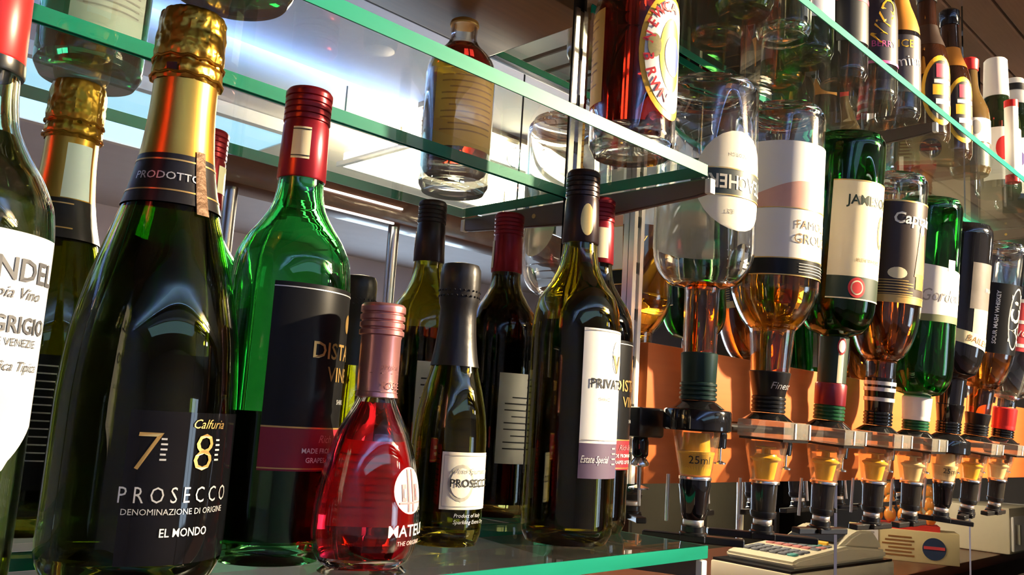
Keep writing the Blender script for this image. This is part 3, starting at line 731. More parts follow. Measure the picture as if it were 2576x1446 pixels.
text_on(t, 'lettering', 'JAMESON', .0165, .276, c+8, F, MC['dark_green_label'], off=.0008, bold=.015, width=.066)
patch(t, 'crest', F, .222, .262, c+22, c+42, MC['bronze_ink'], off=.0008, nz=10, nt=10, shape=disc_shape)
patch(t, 'crest', F, .227, .257, c+26, c+38, M_cream, off=.0010, nz=10, nt=10, shape=disc_shape)
text_on(t, 'lettering', 'IRISH WHISKEY', .0060, .205, c+10, F, MC['bronze_ink'], off=.0008)
lathe('red_neck_band', [(F(.034)+.0026, .034), (F(.04)+.0026, .036), (F(.06)+.0024, .058), (F(.06)+.0012, .060)], mat('maroon_band', (.20, .012, .02), .3, .3), t, seg=40)
patch(t, 'neck_label', F, .0605, .115, -180, 180, MC['dark_green_label'], off=.0006, nz=8, nt=40)
patch(t, 'neck_stripe', F, .0605, .1145, -45, -20, M_cream, off=.0009, nz=8, nt=6)
patch(t, 'neck_seal', F, .094, .114, -52, -14, M_red, off=.0013, nz=10, nt=10, shape=disc_shape)
patch(t, 'neck_seal', F, .0965, .1115, -47, -19, M_white, off=.0016, nz=10, nt=10, shape=disc_shape)
# 4 rum with a dark illustrated label
P = G_spirit(.0440, .348, .170, .100, .0190, k=1.7); t, F = spirit(3, 'spiced rum bottle with dark illustrated label and gold stripe', P, .348, M_clear, M_rum, .250, M_blackgl, .078)
c = -28
patch(t, 'label', F, .182, .308, c-75, c+70, mat('black_brown_label', (.035, .018, .012), .35), nz=4, nt=36)
for z in (.182, .306): patch(t, 'label_line', F, z, z+.002, c-75, c+70, M_gold, off=.0007, nz=1, nt=30)
patch(t, 'gold_band', F, .174, .182, c-75, c+70, M_gold, nz=2, nt=36)
text_on(t, 'lettering', 'Captain', .0210, .285, c+6, F, M_white, off=.0009, shear=.1, bold=.02)
patch(t, 'figure_coat', F, .210, .268, c+6, c+36, mat('red_coat_print', (.45, .07, .03), .45, col2=(.75, .38, .10), scale=90, noise=.2), off=.0009, nz=12, nt=8, shape=lambda u, v: (.5+(u-.5)*(1-.55*v), v))
patch(t, 'figure_head', F, .264, .279, c+14, c+26, mat('skin_print', (.65, .38, .22), .5), off=.0011, nz=8, nt=8, shape=disc_shape)
patch(t, 'figure_boot', F, .194, .214, c+10, c+32, M_yellow, off=.0010, nz=4, nt=4)
patch(t, 'scroll', F, .205, .220, c-40, c-8, M_cream, off=.0008, nz=8, nt=8, shape=disc_shape)
lines_on(t, 'small_print', F, [.203-.0035*k for k in range(6)], c-58, c+5, .0011, M_gold, off=.0008)
for z in (.060, .068, .047): patch(t, 'cap_stripe', Off(F, .0016), z, z+.005, -180, 180, M_silver, off=.0006, nz=1, nt=40)
# 5 green gin
P = G_spirit(.0440, .346, .108, .064, .0165); t, F = spirit(4, 'green gin bottle with white label sloping at the top', P, .346, M_gin, glass('gin_in_green', (.55, .80, .50), ior=1.36), .20, mat('green_thread_plastic2', (.01, .08, .03), .3), .034)
c = -30
patch(t, 'label', F, .178, .250, c-62, c+58, M_white, nz=6, nt=30, topf=lambda u: 1-.16*u)
patch(t, 'label_edge', F, .168, .178, c-62, c+58, mat('green_gold_edge', (.20, .22, .10), .5), nz=2, nt=30)
patch(t, 'label_crest', F, .240, .256, c+0, c+16, M_white, off=.0007, nz=3, nt=3)
text_on(t, 'lettering', "Gordon's", .0250, .205, c+0, F, MC['grey_ink'], shear=.3, off=.0009, width=.072)
lathe('white_neck_band', [(F(.03)+.0030, .0300), (F(.03)+.0036, .0315), (F(.034)+.0030, .0345), (F(.036)+.0034, .036), (F(.062)+.0034, .062), (F(.062)+.0010, .064)], M_white, t, seg=40)
# 6 black bottle with slanted cream label
P = G_spirit(.0400, .336, .162, .100, .0200); t, F = spirit(5, 'black liqueur bottle with slanted cream label', P, .336, M_blackglass, None, None, M_blackgl, .06, solid=True)
c = -30
patch(t, 'label', F, .205, .275, c-20, c+66, mat('grey_brown_label', (.20, .17, .15), .4, noise=.5, scale=40), nz=4, nt=24)
patch(t, 'label_lower', F, .150, .205, c-10, c+66, mat('pale_oat_label', (.62, .52, .36), .5, noise=.3, scale=40), nz=6, nt=24, topf=lambda u: 1.0)
patch(t, 'label_ribbon', F, .140, .175, c-52, c+62, M_cream, off=.0009, nz=6, nt=24, shape=lambda u, v: (u, v*.55+.45*(1-u)))
text_on(t, 'lettering', 'BAILEY', .0130, .157, c+8, F, MC['brown_ink2'], off=.0013, turn=-14)
text_on(t, 'lettering', 'IRISH', .0090, .235, c+30, F, M_silver, off=.0009)
# 7 bourbon with black label, lettering running up the side
P = G_spirit(.0420, .330, .160, .094, .0205, k=1.7); t, F = spirit(6, 'bourbon bottle with black label lettered sideways', P, .330, M_clear, M_whisky_d, .205, M_black, .052)
c = -30
patch(t, 'label', F, .150, .262, c-75, c+60, MC['black_label'], nz=4, nt=30)
text_on(t, 'lettering', 'JACK', .0340, .208, c+16, F, M_cream, off=.0009, turn=90, bold=.02)
text_on(t, 'lettering', 'SOUR MASH WHISKEY', .0085, .207, c-30, F, M_silver, off=.0009, turn=90, bold=.02)
patch(t, 'label_oval', F, .158, .258, c-4, c+38, MC['grey_ink'], off=.0006, nz=12, nt=10, shape=disc_shape)
patch(t, 'label_oval', F, .161, .255, c-1, c+35, MC['black_label'], off=.0007, nz=12, nt=10, shape=disc_shape)
# 8 clear spirit with red label
P = G_spirit(.0420, .330, .150, .083, .0170); t, F = spirit(7, 'clear vodka bottle with red and white label and red neck band', P, .330, M_clear, M_spirit, .25, M_blackgl, .030)
c = -34
patch(t, 'label', F, .165, .250, c-60, c+60, M_red if False else mat('coral_red_label', (.62, .06, .07), .45), nz=4, nt=24)
for z in (.212, .172, .248): patch(t, 'label_line', F, z, z+.006, c-60, c+60, M_white, off=.0007, nz=1, nt=24)
text_on(t, 'lettering', 'VODKA', .016, .195, c, F, M_white, off=.0009)
lathe('red_neck_band', [(F(.03)+.0032, .0300), (F(.034)+.0038, .0330), (F(.036)+.0030, .036), (F(.036)+.0034, .038), (F(.066)+.0030, .066), (F(.066)+.0008, .068)], M_capred2, t, seg=40)

# optic dispensers
M_acryl = pane_mat('clear_acrylic', (.70, .70, .72), dust_haze=.22)
M_smoke = pane_mat('smoked_tube', (.38, .36, .38), dust_haze=.03)
M_chamber = pane_mat('smoky_clear_chamber', (.96, .92, .84), dust_haze=.05)
M_ycup = mat('yellow_plastic_cup', (.90, .55, .04), .35)
M_wcup = mat('ivory_plastic_cup', (.80, .68, .42), .35)
M_amber_ch = glass('amber_chamber_liquid', (.98, .62, .08), ior=1.2)
def optic(i, label, kind, cup, bar):
    a = math.radians(tl[i])
    t = empty('optic_dispenser', (ox[i], -.09, oz[i]), label, 'dispenser', 'optic dispensers on the rail', rot=(a, 0, 0))
    lathe('neck_cone', [(.0165, .0155), (.0178, .0145), (.026, .0085), (.027, .0078)], M_blackgl, t, seg=40)
    if kind == 'round':
        lathe('clamp_ring', [(.028, .0078), (.0315, .0070), (.0325, .0055), (.0325, -.0115), (.0310, -.013), (.02, -.0135)], M_blackgl, t, seg=48)
    else:
        o = box('clamp_block', (-.028, .032, -.034, .020, -.0105, .0075), M_acryl, t, bev=.0015)
        box('clamp_plate', (-.026, .030, -.0325, .018, -.0132, -.0108), M_black, t)
        for xx in (-.004, .0285): box('clamp_rib', (xx-.0014, xx+.0014, -.0352, -.0342, -.0095, .0065), M_white, t)
    # clear chamber (thin wall)
    bm = bmesh.new(); R1, R2, zt, zb = .0225, .0148, -.0136, -.0560
    add_lathe(bm, [(R1, zt), (R1-.001, zt-.008), (R2, zb), (R2-.0012, zb), (R1-.0024, zt-.008), (R1-.0012, zt)], 40, closed=True)
    link('chamber', bm, M_chamber, t, smooth=True)
    if kind == 'round' or cup == 'tall':
        lathe('piston_cup', [(.0140, -.0545), (.0172, -.036), (.0178, -.034), (.0178, -.0325), (.0135, -.0320), (.0125, -.0150)], M_ycup if cup != 'tall' else M_wcup, t, seg=36)
        text_on(t, 'lettering', '25ml', .0105, -.0400, -44, Off(lambda z: .0205-(-.0136-z)*.13, 0), M_ink, off=.0012)
    else:
        m_ = M_ycup if cup == 'yellow' else M_wcup
        lathe('piston_cup', [(.0095, -.0545), (.0122, -.0400), (.0128, -.0360), (.0158, -.0335), (.0160, -.0318), (.0118, -.0300), (.0110, -.0280), (.0050, -.0275), (.0046, -.0222), (.0105, -.0215), (.0105, -.0203), (.0040, -.0198)], m_, t, seg=36)
        box('cup_spout', (.010, .021, -.003, .003, -.0338, -.0318), m_, t, bev=.0008)
    lathe('metal_band', [(.0155, -.0560), (.0158, -.0565), (.0158, -.0588), (.0150, -.0592)], M_chrome, t, seg=40)
    if kind == 'round' or cup == 'tall':
        lathe('nozzle', [(.0150, -.0592), (.0152, -.064), (.0142, -.070), (.0122, -.090), (.0105, -.0955), (.0092, -.0965)], M_blackgl, t, seg=36)
    else:
        bm = bmesh.new(); add_lathe(bm, [(.0138, -.0592), (.0128, -.088), (.0118, -.088), (.0126, -.0592)], 36, closed=True)
        link('lower_tube', bm, M_smoke, t, smooth=True)
        lathe('valve', [(.0100, -.060), (.0105, -.066), (.0070, -.0675), (.0075, -.076), (.0105, -.078), (.0100, -.088)], M_blackgl, t, seg=28)
        lathe('nozzle_collar', [(.0135, -.088), (.0138, -.0895), (.0125, -.0945), (.0100, -.0955)], M_black, t, seg=36)
    lathe('nozzle_ring', [(.0096, -.0965), (.0098, -.0970), (.0098, -.1010), (.0094, -.1015)], M_alu, t, seg=32)
    lathe('nozzle_base', [(.0100, -.1015), (.0112, -.1025), (.0112, -.1075), (.0128, -.1085), (.0128, -.1105)], M_black, t, seg=32)
    # press bar
    ang, off0, ln = bar
    mx = Matrix.Rotation(ang, 4, 'Z')
    bm = bmesh.new()
    add_box(bm, -ln/2+off0, ln/2+off0, -.0060, .0060, -.1175, -.1105, mtx=mx); add_box(bm, -.012, .012, -.011, .011, -.1165, -.1100, mtx=mx)
    bmesh.ops.bevel(bm, geom=bm.edges[:], offset=.001, segments=1, affect='EDGES')
    link('press_bar', bm, M_black, t)
    bm = bmesh.new(); add_lathe(bm, [(0, -.100), (.0018, -.100), (.0018, -.056), (0, -.056)], 14, c=(-.0130, .0215))
    link('guide_rod', bm, M_alu, t, smooth=True)
    o = lathe('clamp_screw', [(.0050, -.0290), (.0062, -.0280), (.0068, -.0160), (.0060, -.0132)], M_blackgl, t, seg=24, c=(.0365, -.004))
    lathe('screw_pin', [(.0062, -.0440), (.0062, -.0425), (.0018, -.0405), (.0018, -.0290)], M_chrome, o, seg=20, c=(.0365, -.004))
    return t
ords = ['first', 'second', 'third', 'fourth', 'fifth', 'sixth', 'seventh', 'eighth']
holds = ['black round-collared optic with amber measure under the nearly empty bottle', 'clear block optic with yellow cup under the pink hill whisky bottle', 'clear block optic with yellow cup under the green whiskey bottle',
         'clear block optic with yellow cup under the spiced rum bottle', 'clear block optic with ivory cup under the green gin bottle', 'black optic with tall tan measure under the black liqueur bottle',
         'clear block optic with yellow cup under the bourbon bottle', 'clear block optic with ivory cup under the clear vodka bottle']
kinds = [('round', 'yellow', (-1.05, 0, .095)), ('block', 'yellow', (-.85, 0, .115)), ('block', 'yellow', (-.25, 0, .085)), ('block', 'yellow', (-.1, 0, .09)),
         ('block', 'ivory', (0, 0, .10)), ('round', 'tall', (-1.0, 0, .09)), ('block', 'yellow', (.15, 0, .10)), ('block', 'ivory', (0, 0, .10))]
for i in range(8): optic(i, holds[i], *kinds[i])
# rail
t = empty('optics_rail', (.66, -.045, .098), 'black rail holding the row of optics in front of the orange panel', 'rail')
bm = bmesh.new(); tube_pts(bm, [(-.57, 0, 0), (.72, 0, -.004)], .0045, 12); link('rod', bm, M_black, t, smooth=True)
box('mount_block', (-.602, -.560, -.009, .030, -.016, .013), M_black, t, bev=.003)
o = lathe('clamp_screw', [(.0060, -.036), (.0080, -.033), (.0082, -.020), (.0070, -.016)], M_blackgl, t, seg=24, c=(-.582, .004))
lathe('wing_nut', [(.0035, -.045), (.0095, -.043), (.0095, -.041), (.006, -.036)], M_chrome, o, seg=24, c=(-.582, .004))
lathe('screw_pin', [(.0100, -.066), (.0100, -.0645), (.0022, -.062), (.0022, -.045)], M_chrome, o, seg=20, c=(-.582, .004))
for k in range(4):
    x = -.40+k*.36
    box('stand_off', (x-.006, x+.006, .0, .033, -.006, .006), M_black, t)

# ================================================================== TOP SHELF BOTTLES
G_top = Prof([(.003, .0275), (.008, .0298), (.014, .0304), (.115, .0304), (.135, .0288), (.155, .0235), (.175, .0170), (.195, .0138), (.235, .0128), (.240, .0138), (.252, .0138)])
M_brownglass = mat('brown_glass_dark', (.030, .010, .004), .05, coat=.6)
M_darkliq = mat('near_black_glass', (.010, .008, .009), .05, coat=.6)
class Scaled:
    def __init__(s, P, k): s.P, s.k = P, k
    def __call__(s, z): return s.P(z/s.k)
    def samples(s, a, b, step=.004): return [(r, z*s.k) for r, z in s.P.samples(a/s.k, b/s.k, step)]
def top_bottle(label, x, y, gm, capm, P=G_top, H=.252, cap=.225, z=.531, cat='bottle', solid=True, name='beer_bottle'):
    t = empty(name, (x, y, z), label, cat, 'bottles on the top glass shelf')
    glass_body(t, P, H-.003, gm, solid=solid, seg=40)
    lathe('cap', [(P(cap)+.001, cap), (P(cap)+.0016, cap+.001), (P(H)+.0016, H-.003), (P(H)-.001, H)], capm, t, seg=36)
    return t
M_pink = mat('magenta_print', (.65, .10, .35), .4); M_rred = mat('rose_red_print', (.60, .05, .10), .4)
t = top_bottle('dark bottle with pink shoulder label, first on the top shelf', .385, -.105, M_darkliq, M_rred)
patch(t, 'label', G_top, .045, .11, -80, 60, M_ink, nz=3); patch(t, 'label_stripe', G_top, .098, .104, -80, 60, M_rred, off=.0007, nz=1); patch(t, 'shoulder_label', G_top, .115, .165, -70, 30, M_rred, nz=5)
t = top_bottle('dark bottle with purple ring and yellow lettering on the top shelf', .480, -.105, M_darkliq, M_ink)
patch(t, 'label', G_top, .050, .150, -150, 120, mat('charcoal_label', (.04, .035, .045), .4), nz=6, nt=40)
patch(t, 'ring', G_top, .048, .052, -150, 120, M_pink, off=.0007, nz=1, nt=30)
text_on(t, 'lettering', 'WKD', .030, .105, -42, G_top, M_yellow, off=.0009, turn=70); text_on(t, 'lettering', 'BERRY', .012, .075, -40, G_top, M_pink, off=.0009)
t = top_bottle('dark bottle with orange neck and white lettering on the top shelf', .562, -.105, M_darkliq, mat('orange_foil', (.65, .25, .03), .3, .5))
patch(t, 'label', G_top, .035, .118, -150, 120, mat('gunmetal_label', (.10, .09, .09), .35, .4), nz=3, nt=40); patch(t, 'shoulder_label', G_top, .125, .180, -150, 120, mat('amber_label', (.55, .22, .03), .4), nz=5, nt=36)
text_on(t, 'lettering', 'Smirn', .022, .080, -46, G_top, M_white, off=.0009, turn=8); text_on(t, 'lettering', 'ICE', .016, .105, -46, G_top, M_yellow, off=.0009)
def ring_bottle(label, x, capm, neckm):
    t = top_bottle(label, x, -.105, M_brownglass, capm)
    patch(t, 'label', G_top, .022, .130, -86, 22, M_yellow, nz=16, nt=18, shape=disc_shape, off=.0005)
    patch(t, 'label_field', G_top, .030, .122, -77, 13, mat('dark_label_field', (.02, .012, .01), .45), nz=16, nt=18, shape=disc_shape, off=.0008)
    patch(t, 'label_panel', G_top, .095, .116, -48, -2, M_rred, off=.0011, nz=3, nt=8)
    patch(t, 'label_panel', G_top, .068, .084, -58, 0, M_yellow, off=.0011, nz=3, nt=8)
    patch(t, 'label_panel', G_top, .086, .092, -54, 0, M_white, off=.0011, nz=1, nt=8)
    patch(t, 'label_panel', G_top, .054, .062, -50, 0, M_white, off=.0011, nz=1, nt=8)
    patch(t, 'neck_label', G_top, .150, .185, -180, 180, neckm, nz=5, nt=30)
ring_bottle('brown ale bottle with yellow oval ring label and black cap', .680, M_ink, mat('dark_neck_label', (.03, .015, .01), .4))
ring_bottle('brown ale bottle with yellow oval ring label and amber neck', .780, M_blackgl, MC['amber_label'])
t = top_bottle('clear lager bottle with white label and red neck label on the top shelf', .872, -.105, mat('dull_lager_glass', (.10, .06, .02), .06, coat=.6), M_capred2, P=Scaled(G_top, .80), H=.2015, cap=.180)
patch(t, 'label', G_top, .050, .090, -150, 90, M_white, nz=3, nt=36); patch(t, 'label_lower', G_top, .010, .048, -150, 90, M_ink, nz=3, nt=36)
patch(t, 'label_print', G_top, .062, .086, -70, -40, MC['grey_ink'], off=.0007, nz=8, nt=8, shape=disc_shape)
t = empty('cardboard_tube', (.945, -.148, .531), 'slim white tube with red ends at the front of the top shelf', 'tube')
lathe('sleeve', [(.0105, .012), (.0105, .130)], M_white, t, seg=28); lathe('end_cap', [(.011, 0), (.011, .012)], M_capred2, t, seg=28); lathe('end_cap', [(.011, .130), (.011, .142)], M_capred2, t, seg=28)
G_cider = Prof([(.003, .034), (.008, .0365), (.014, .0370), (.150, .0370), (.168, .0350), (.190, .0270), (.208, .0205), (.225, .0185), (.290, .0175), (.300, .0175)])
t = top_bottle('dark green bottle with tall white capsule on the top shelf', 1.02, -.105, mat('black_green_glass', (.012, .022, .008), .05, coat=.6), M_white, P=Scaled(G_cider, .84), H=.252, cap=.180, name='wine_bottle')
patch(t, 'label', G_cider, .020, .115, -110, 10, M_white, nz=4, nt=30); patch(t, 'emblem', G_cider, .055, .098, -78, -36, M_capred2, off=.0007, nz=12, nt=10, shape=disc_shape)
t = top_bottle('dark bottle with white and black neck and purple print at the end', 1.13, -.105, mat('black_green_glass', (.012, .022, .008), .05), M_white, P=Scaled(G_cider, .86), H=.250, cap=.200, name='wine_bottle')
patch(t, 'neck_ring', Off(G_cider, .0018), .225, .238, -180, 180, M_ink, nz=1, nt=30); patch(t, 'label', G_cider, .020, .125, -120, 0, M_white, nz=4, nt=30); patch(t, 'emblem', G_cider, .070, .100, -90, -50, mat('violet_print', (.20, .16, .45), .5), off=.0007, nz=10, nt=10, shape=disc_shape)
for k, (x, y, gm, cp, lb) in enumerate(((.145, -.105, M_green_d, M_gold, 'dark green bottle at the left end of the top glass shelf'), (.225, -.108, M_clear, M_silver, 'clear glass bottle second from the left end of the top shelf'), (.300, -.10, M_green_d, M_capdark, 'dark green bottle third from the left end of the top shelf'),
                                    (.19, -.045, glass('amber_bottle_glass', (.45, .16, .02)), M_ink, 'amber bottle in the back row at the left of the top shelf'), (.345, -.042, MC['amber_bottle_glass'], M_gold, 'amber bottle in the back row behind the pink-labelled bottle'))):
    t = top_bottle(lb, x, y, gm, cp, solid=False)
    patch(t, 'label', G_top, .045, .105, -60, 60, (M_cream, M_white, M_silver, M_yellow, M_cream)[k], nz=3)

# ================================================================== THE ROOM THE MIRROR SHOWS
# front bar with gantry
t = empty('bar_counter', (2.0, -1.10, -.40), 'long red-brown wooden front bar counter seen in the mirror', 'counter')
box('countertop', (-4.5, 5, -.38, .36, -.045, 0), M_red_wood, t, bev=.008)
box('front_panel', (-4.5, 5, -.30, .28, -1.05, -.045), M_brown, t)
t = empty('bar_gantry', (2.0, -1.15, .535), 'dark wooden gantry beam on steel posts over the front bar, seen in the mirror', 'gantry')
box('beam', (-1.83, 2.2, -.05, .045, 0.004, .062), M_brown, t, bev=.003)
M_strip = emis('led_strip_white', (1.0, .95, .85), P_STRIP)
box('light_strip', (-1.70, -1.36, .045, .050, .039, .043), M_strip, t)
box('light_strip', (-1.62, -1.38, .040, .046, .000, .004), M_strip, t)
for x in (-1.78, -1.345, .35, 1.9):
    bm = bmesh.new(); tube_pts(bm, [(x, 0, -.865), (x, 0, .004)], .014, 16); link('post', bm, M_chrome, t, smooth=True)
# added fill light on the gantry, brightens and tints the ceiling blue
t = empty('fill_uplight', (1.05, -1.15, .598), 'added fill light trough on top of the gantry beam', 'light')
box('trough', (-.83, .85, -.045, .04, 0, .018), M_brown, t); box('fill_strip', (-.81, .83, -.03, .025, .0182, .024), emis('fill_uplight_blue', (.50, .70, 1.0), P_UP_FILL), t)
t = empty('cove_fill', (-.7, -1.94, 1.07), 'added blue fill light trough hanging under the ceiling edge', 'light')  # added fill, hung here to turn the mirrored ceiling blue
box('trough', (-2.2, 2.0, -.045, .035, 0, .02), MC['grey_soffit_paint'], t); box('fill_strip', (-2.18, 1.98, -.038, .028, .0202, .026), emis('cove_fill_blue', (.30, .50, 1.0), P_COVE_FILL), t)
for x in (-1.9, 0, 1.7): tube('hanger', [(x, 0, .02), (x, 0, .13)], .003, M_ink, t, 6)
# globe lamps over the bar
for k, (x, y, z, r) in enumerate(((1.28, -1.35, .66, .035), (2.05, -2.2, .85, .06), (3.1, -1.5, .72, .05))):
    t = empty('pendant_lamp', (x, y, z), ['small glowing globe lamp hanging by the end of the gantry', 'large glowing globe lamp hanging beyond the gantry', 'glowing globe lamp hanging over the far end of the bar'][k], 'lamp', 'globe pendants in the bar')
    bm = bmesh.new(); bmesh.ops.create_uvsphere(bm, u_segments=24, v_segments=16, radius=r); link('globe', bm, emis('warm_globe', (1, .86, .62), P_GLOBE), t, smooth=True)
    lathe('cap', [(.012, r-.004), (.016, r-.002), (.012, r+.03)], M_gold, t, seg=20); tube('flex', [(0, 0, r+.03), (0, 0, 1.24-z)], .003, M_ink, t, 6)
# cash register on the front bar, its keypad facing along the bar
t = empty('cash_register', (2.08, -.92, -.40), 'cream cash register with coloured keypad on the front bar, seen in the mirror', 'cash register', rot=(0, 0, math.radians(4)))
M_bei = mat('cream_abs_plastic', (.74, .68, .50), .45, noise=.05)
box('drawer', (-.06, .64, -.15, .15, 0, .062), M_bei, t, bev=.006)
box('drawer_gap', (-.052, .63, -.146, .146, .062, .070), M_black, t)
prism('body', [(0, .070), (.62, .070), (.62, .10), (.34, .124), (.02, .100), (-.01, .090)], 'y', -.13, .13, M_bei, t, bev=.008)
prism('printer_hood', [(.31, .12), (.62, .095), (.61, .125), (.56, .165), (.46, .172), (.40, .158)], 'y', -.115, .115, M_bei, t, bev=.010)
sl = math.atan(.028/.44)
kc = [mat('teal_key', (.08, .34, .32), .5), mat('grey_key', (.14, .15, .18), .5), mat('slate_key', (.20, .22, .27), .5), mat('pink_key', (.55, .20, .20), .5)]
kd = {}
for r_ in range(7):
    for c_ in range(6):
        if r_ == 3: continue
        x, yy = .060+r_*.036, -.085+c_*.034
        km = kc[(1, 1, 2, 0, 3, 2, 0)[r_]] if c_ < 5 else kc[(0, 1, 1, 0, 1, 3, 1)[r_]]
        if km.name not in kd:
            q = box('key', (-.014, .014, -.014, .014, 0, .007), km, t, bev=.002, seg=1); kd[km.name] = q.data
        else:
            q = bpy.data.objects.new('key', kd[km.name]); COL.objects.link(q); q.parent = t
        q.location = (x, yy, .100+(x-.02)*.0636); q.rotation_euler = (0, -sl, 0)
mx = Matrix.Translation((.355, 0, .140)) @ Matrix.Rotation(-math.radians(17), 4, 'Y')
box('display_window', (-.035, .045, -.09, .09, 0, .006), M_blackgl, t, mtx=mx)
box('label_sticker', (-.055, -.040, .020, .070, -.004, .005), M_yellow, t, mtx=mx); box('label_sticker', (-.055, -.040, -.05, .01, -.004, .005), mat('blue_print', (.02, .07, .45), .45), t, mtx=mx)
box('receipt_slot', (.48, .52, -.08, .08, .166, .1735), M_black, t)
# snack display box with packets
AX, AY, AR = 3.30, -.92, math.radians(244.5)
t = empty('snack_box', (AX, AY, -.40), 'cream printed snack box with red tray on the front bar, seen in the mirror', 'box', rot=(0, 0, AR))
box('carton', (-.21, .21, -.07, .07, 0, .128), mat('printed_card', (.70, .58, .30), .6, noise=.12, scale=14), t, bev=.002)
box('side_panel', (.10, .192, -.073, -.0702, .005, .127), M_white, t)
for k in range(6): box('printed_line', (-.04+.01*(k % 2), .085-.012*(k % 3), -.0712, -.0702, .02+k*.015, .027+k*.015), MC['brown_ink2'], t)
for k in range(5): box('printed_line', (.115, .175, -.0742, -.0730, .022+k*.020, .030+k*.020), MC['grey_ink'], t)
bm = bmesh.new(); bmesh.ops.create_cone(bm, cap_ends=True, segments=28, radius1=.045, radius2=.045, depth=.003, matrix=Matrix.Translation((-.115, -.0715, .060)) @ Matrix.Rotation(PI/2, 4, 'X'))
link('printed_badge', bm, mat('navy_print', (.02, .04, .10), .5), t)
box('printed_badge_band', (-.155, -.075, -.0748, -.0732, .058, .070), MC['coral_red_label'], t)
box('red_tray', (-.14, .14, -.055, .055, .128, .150), mat('bright_red_card', (.62, .03, .02), .5), t)
pk = None
M_pk = mat('orange_red_packet', (.72, .14, .03), .3, 0, 0, 1.45, .5, 30, col2=(.85, .42, .06), coat=.3)
rows = ['bottom front', 'middle', 'top back']; cols = ['first', 'second', 'third', 'fourth', 'fifth']
for r_ in range(3):
    for c_ in range(5):
        p_ = empty('snack_packet', (0, 0, 0), 'orange and red snack packet, %s in the %s row of the red tray' % (cols[c_], rows[r_]), 'snack packet', 'snack packets in the red tray')
        if pk is None:
            bm = bmesh.new(); bmesh.ops.create_uvsphere(bm, u_segments=14, v_segments=10, radius=1.0)
            for v in bm.verts: v.co = Vector((v.co.x*.0250, v.co.y*.0145, v.co.z*.032)) * (1 + .05*math.sin(9*v.co.x+7*v.co.z))
            o = link('packet_body', bm, M_pk, p_, smooth=True); pk = o.data
            bm = bmesh.new(); add_box(bm, -.015, .015, -.0015, .0015, .029, .038); o2 = link('packet_seal', bm, M_gold, p_); pk2 = o2.data
        else:
            for nm, d in (('packet_body', pk), ('packet_seal', pk2)):
                o = bpy.data.objects.new(nm, d); COL.objects.link(o); o.parent = p_
        lx, ly = -.105+c_*.052, -.034+r_*.033
        p_.location = (AX+lx*math.cos(AR)-ly*math.sin(AR), AY+lx*math.sin(AR)+ly*math.cos(AR), -.40+.184+r_*.048)
        p_.rotation_euler = (0, random.uniform(-.2, .2), AR)
# units further along the bar and across the room
t = empty('steel_cabinet', (4.15, -2.62, -1.38), 'grey green steel cabinet standing across the bar room, seen in the mirror', 'cabinet')
M_grey = mat('grey_green_steel', (.30, .29, .22), .5, .1, noise=.1)
box('carcass', (-.78, .70, -.22, .20, 0, 1.5), M_grey, t, bev=.004); box('door', (-.76, -.01, .20, .215, .05, 1.47), M_grey, t, bev=.003); box('door', (.01, .68, .20, .215, .05, 1.47), M_grey, t, bev=.003)
t = empty('black_cabinet', (5.35, -2.62, -1.38), 'black glass-fronted cabinet beside the grey steel cabinet', 'cabinet')
box('carcass', (-.42, .42, -.22, .20, 0, 1.5), M_black, t, bev=.004); box('door', (-.40, .40, .20, .215, .05, 1.47), M_blackgl, t, bev=.003); box('handle', (-.36, -.34, .215, .245, .70, .95), M_chrome, t)
t = empty('drinks_cooler', (4.2, -.90, -.40), 'cream drinks cooler at the far end of the front bar', 'cooler')
box('carcass', (-.18, .18, -.20, .20, 0, .215), M_bei, t, bev=.01); box('door', (-.17, .17, .20, .215, .015, .175), M_white, t, bev=.006); box('handle', (-.15, -.135, .215, .235, .05, .14), M_grey, t)
t = empty('price_list_board', (4.55, -.80, -.40), 'white printed price board standing near the far end of the bar', 'sign', rot=(0, 0, math.radians(244)))
box('board', (-.13, .13, -.008, .008, 0, .21), M_white, t)
for k in range(10): box('printed_line', (-.10, .08-.02*(k % 3), -.0092, -.0082, .02+k*.018, .026+k*.018), MC['grey_ink'], t)
t = empty('blue_bag', (3.62, -1.02, -.40), 'slate blue bag standing on the bar between snack box and cooler', 'bag')
prism('bag_body', [(-.07, 0), (.07, 0), (.075, .10), (.045, .15), (-.045, .15), (-.075, .10)], 'x', -.06, .06, mat('slate_blue_cloth', (.16, .21, .30), .8, noise=.2), t, bev=.012)
tube('bag_handle', [(-.03, -.03, .145), (-.03, -.02, .175), (-.03, .02, .175), (-.03, .03, .145)], .004, M_ink, t, 8)
t = empty('wooden_column', (3.1, -2.45, -1.38), 'dark brown wooden column in the bar room, seen in the mirror', 'column')
box('shaft', (-.16, .16, -.12, .12, 0, 2.55), M_brown, t, bev=.006); box('plinth', (-.19, .19, -.15, .15, 0, .12), M_brown, t, bev=.006)
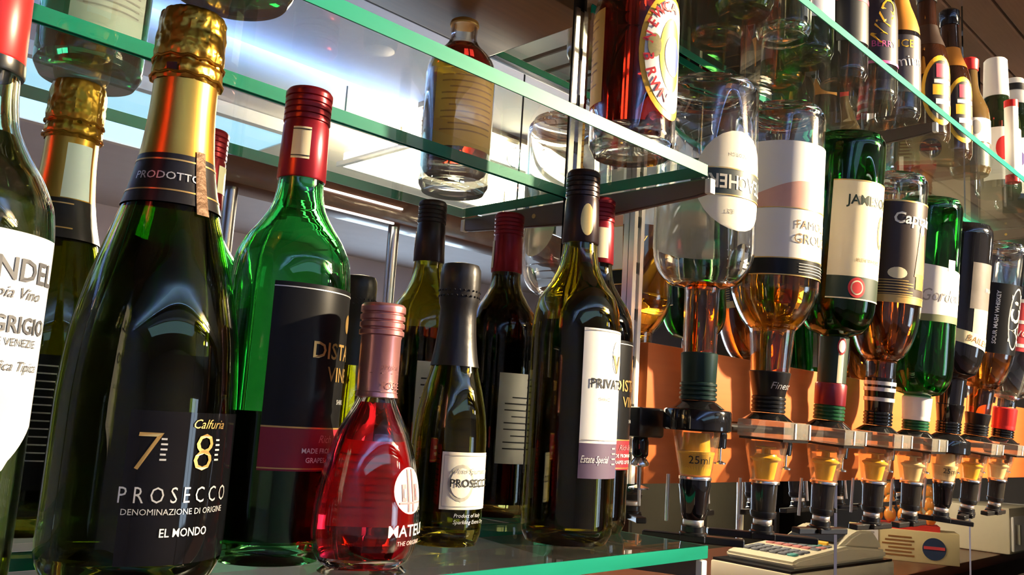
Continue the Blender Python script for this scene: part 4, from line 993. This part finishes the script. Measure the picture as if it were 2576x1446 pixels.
# dark rack added over the aisle to darken the mirrored ceiling, glasses hanging below
t = empty('darkening_rack', (1.5, -.62, 1.03), 'dark overhead rack added to darken the mirrored ceiling, holding stemmed glasses', 'rack')
M_rack = wood('black_stained_wood', (.018, .014, .011), (.010, .008, .007), .4)
box('side_rail', (-.66, .66, -.43, -.40, -.01, .05), M_rack, t, bev=.003); box('side_rail', (-.66, .66, .40, .43, -.01, .05), M_rack, t, bev=.003)
sd = None
for k in range(15):
    if sd is None: q = box('slat', (-.036, .036, -.40, .40, 0, .022), M_rack, t, bev=.003, seg=1); sd = q.data
    else:
        q = bpy.data.objects.new('slat', sd); COL.objects.link(q); q.parent = t
    q.location = (-.615+k*.0878, 0, 0)
box('top_board', (-.66, .66, -.40, .40, .05, .06), M_rack, t)
for x in (-.6, .6):
    for y in (-.38, .38): tube('hanger', [(x, y, .05), (x, y, .17 if y < 0 else .19)], .006, M_black, t, 8)
gp = None; n = 0
for k in range(6):
    for j in range(3):
        n += 1
        x, y = 1.5-.615+.0439+(1+k*2)*.0878*1.0, -.62-.25+j*.22
        g_ = empty('wine_glass', (x, y, 1.0285), 'clear stemmed glass hanging upside down, %s along the rack in its %s row' % (['first', 'second', 'third', 'fourth', 'fifth', 'last'][k], ['front', 'middle', 'rear'][j]), 'glass', 'stemmed glasses hanging in the rack')
        if gp is None:
            bm = bmesh.new()
            add_lathe(bm, [(0, 0), (.030, -.001), (.030, -.003), (.006, -.007), (.0035, -.012), (.0035, -.075), (.008, -.082)], 24)
            o1 = link('stem', bm, M_clear, g_, smooth=True)
            bm = bmesh.new(); add_lathe(bm, [(.0, -.0815), (.014, -.086), (.030, -.102), (.0345, -.122), (.031, -.155), (.0297, -.155), (.0330, -.122), (.0285, -.103), (.013, -.0875), (0, -.0835)], 28)
            o2 = link('bowl', bm, M_clear, g_, smooth=True); gp = (o1.data, o2.data)
        else:
            for nm, d in (('stem', gp[0]), ('bowl', gp[1])):
                o = bpy.data.objects.new(nm, d); COL.objects.link(o); o.parent = g_
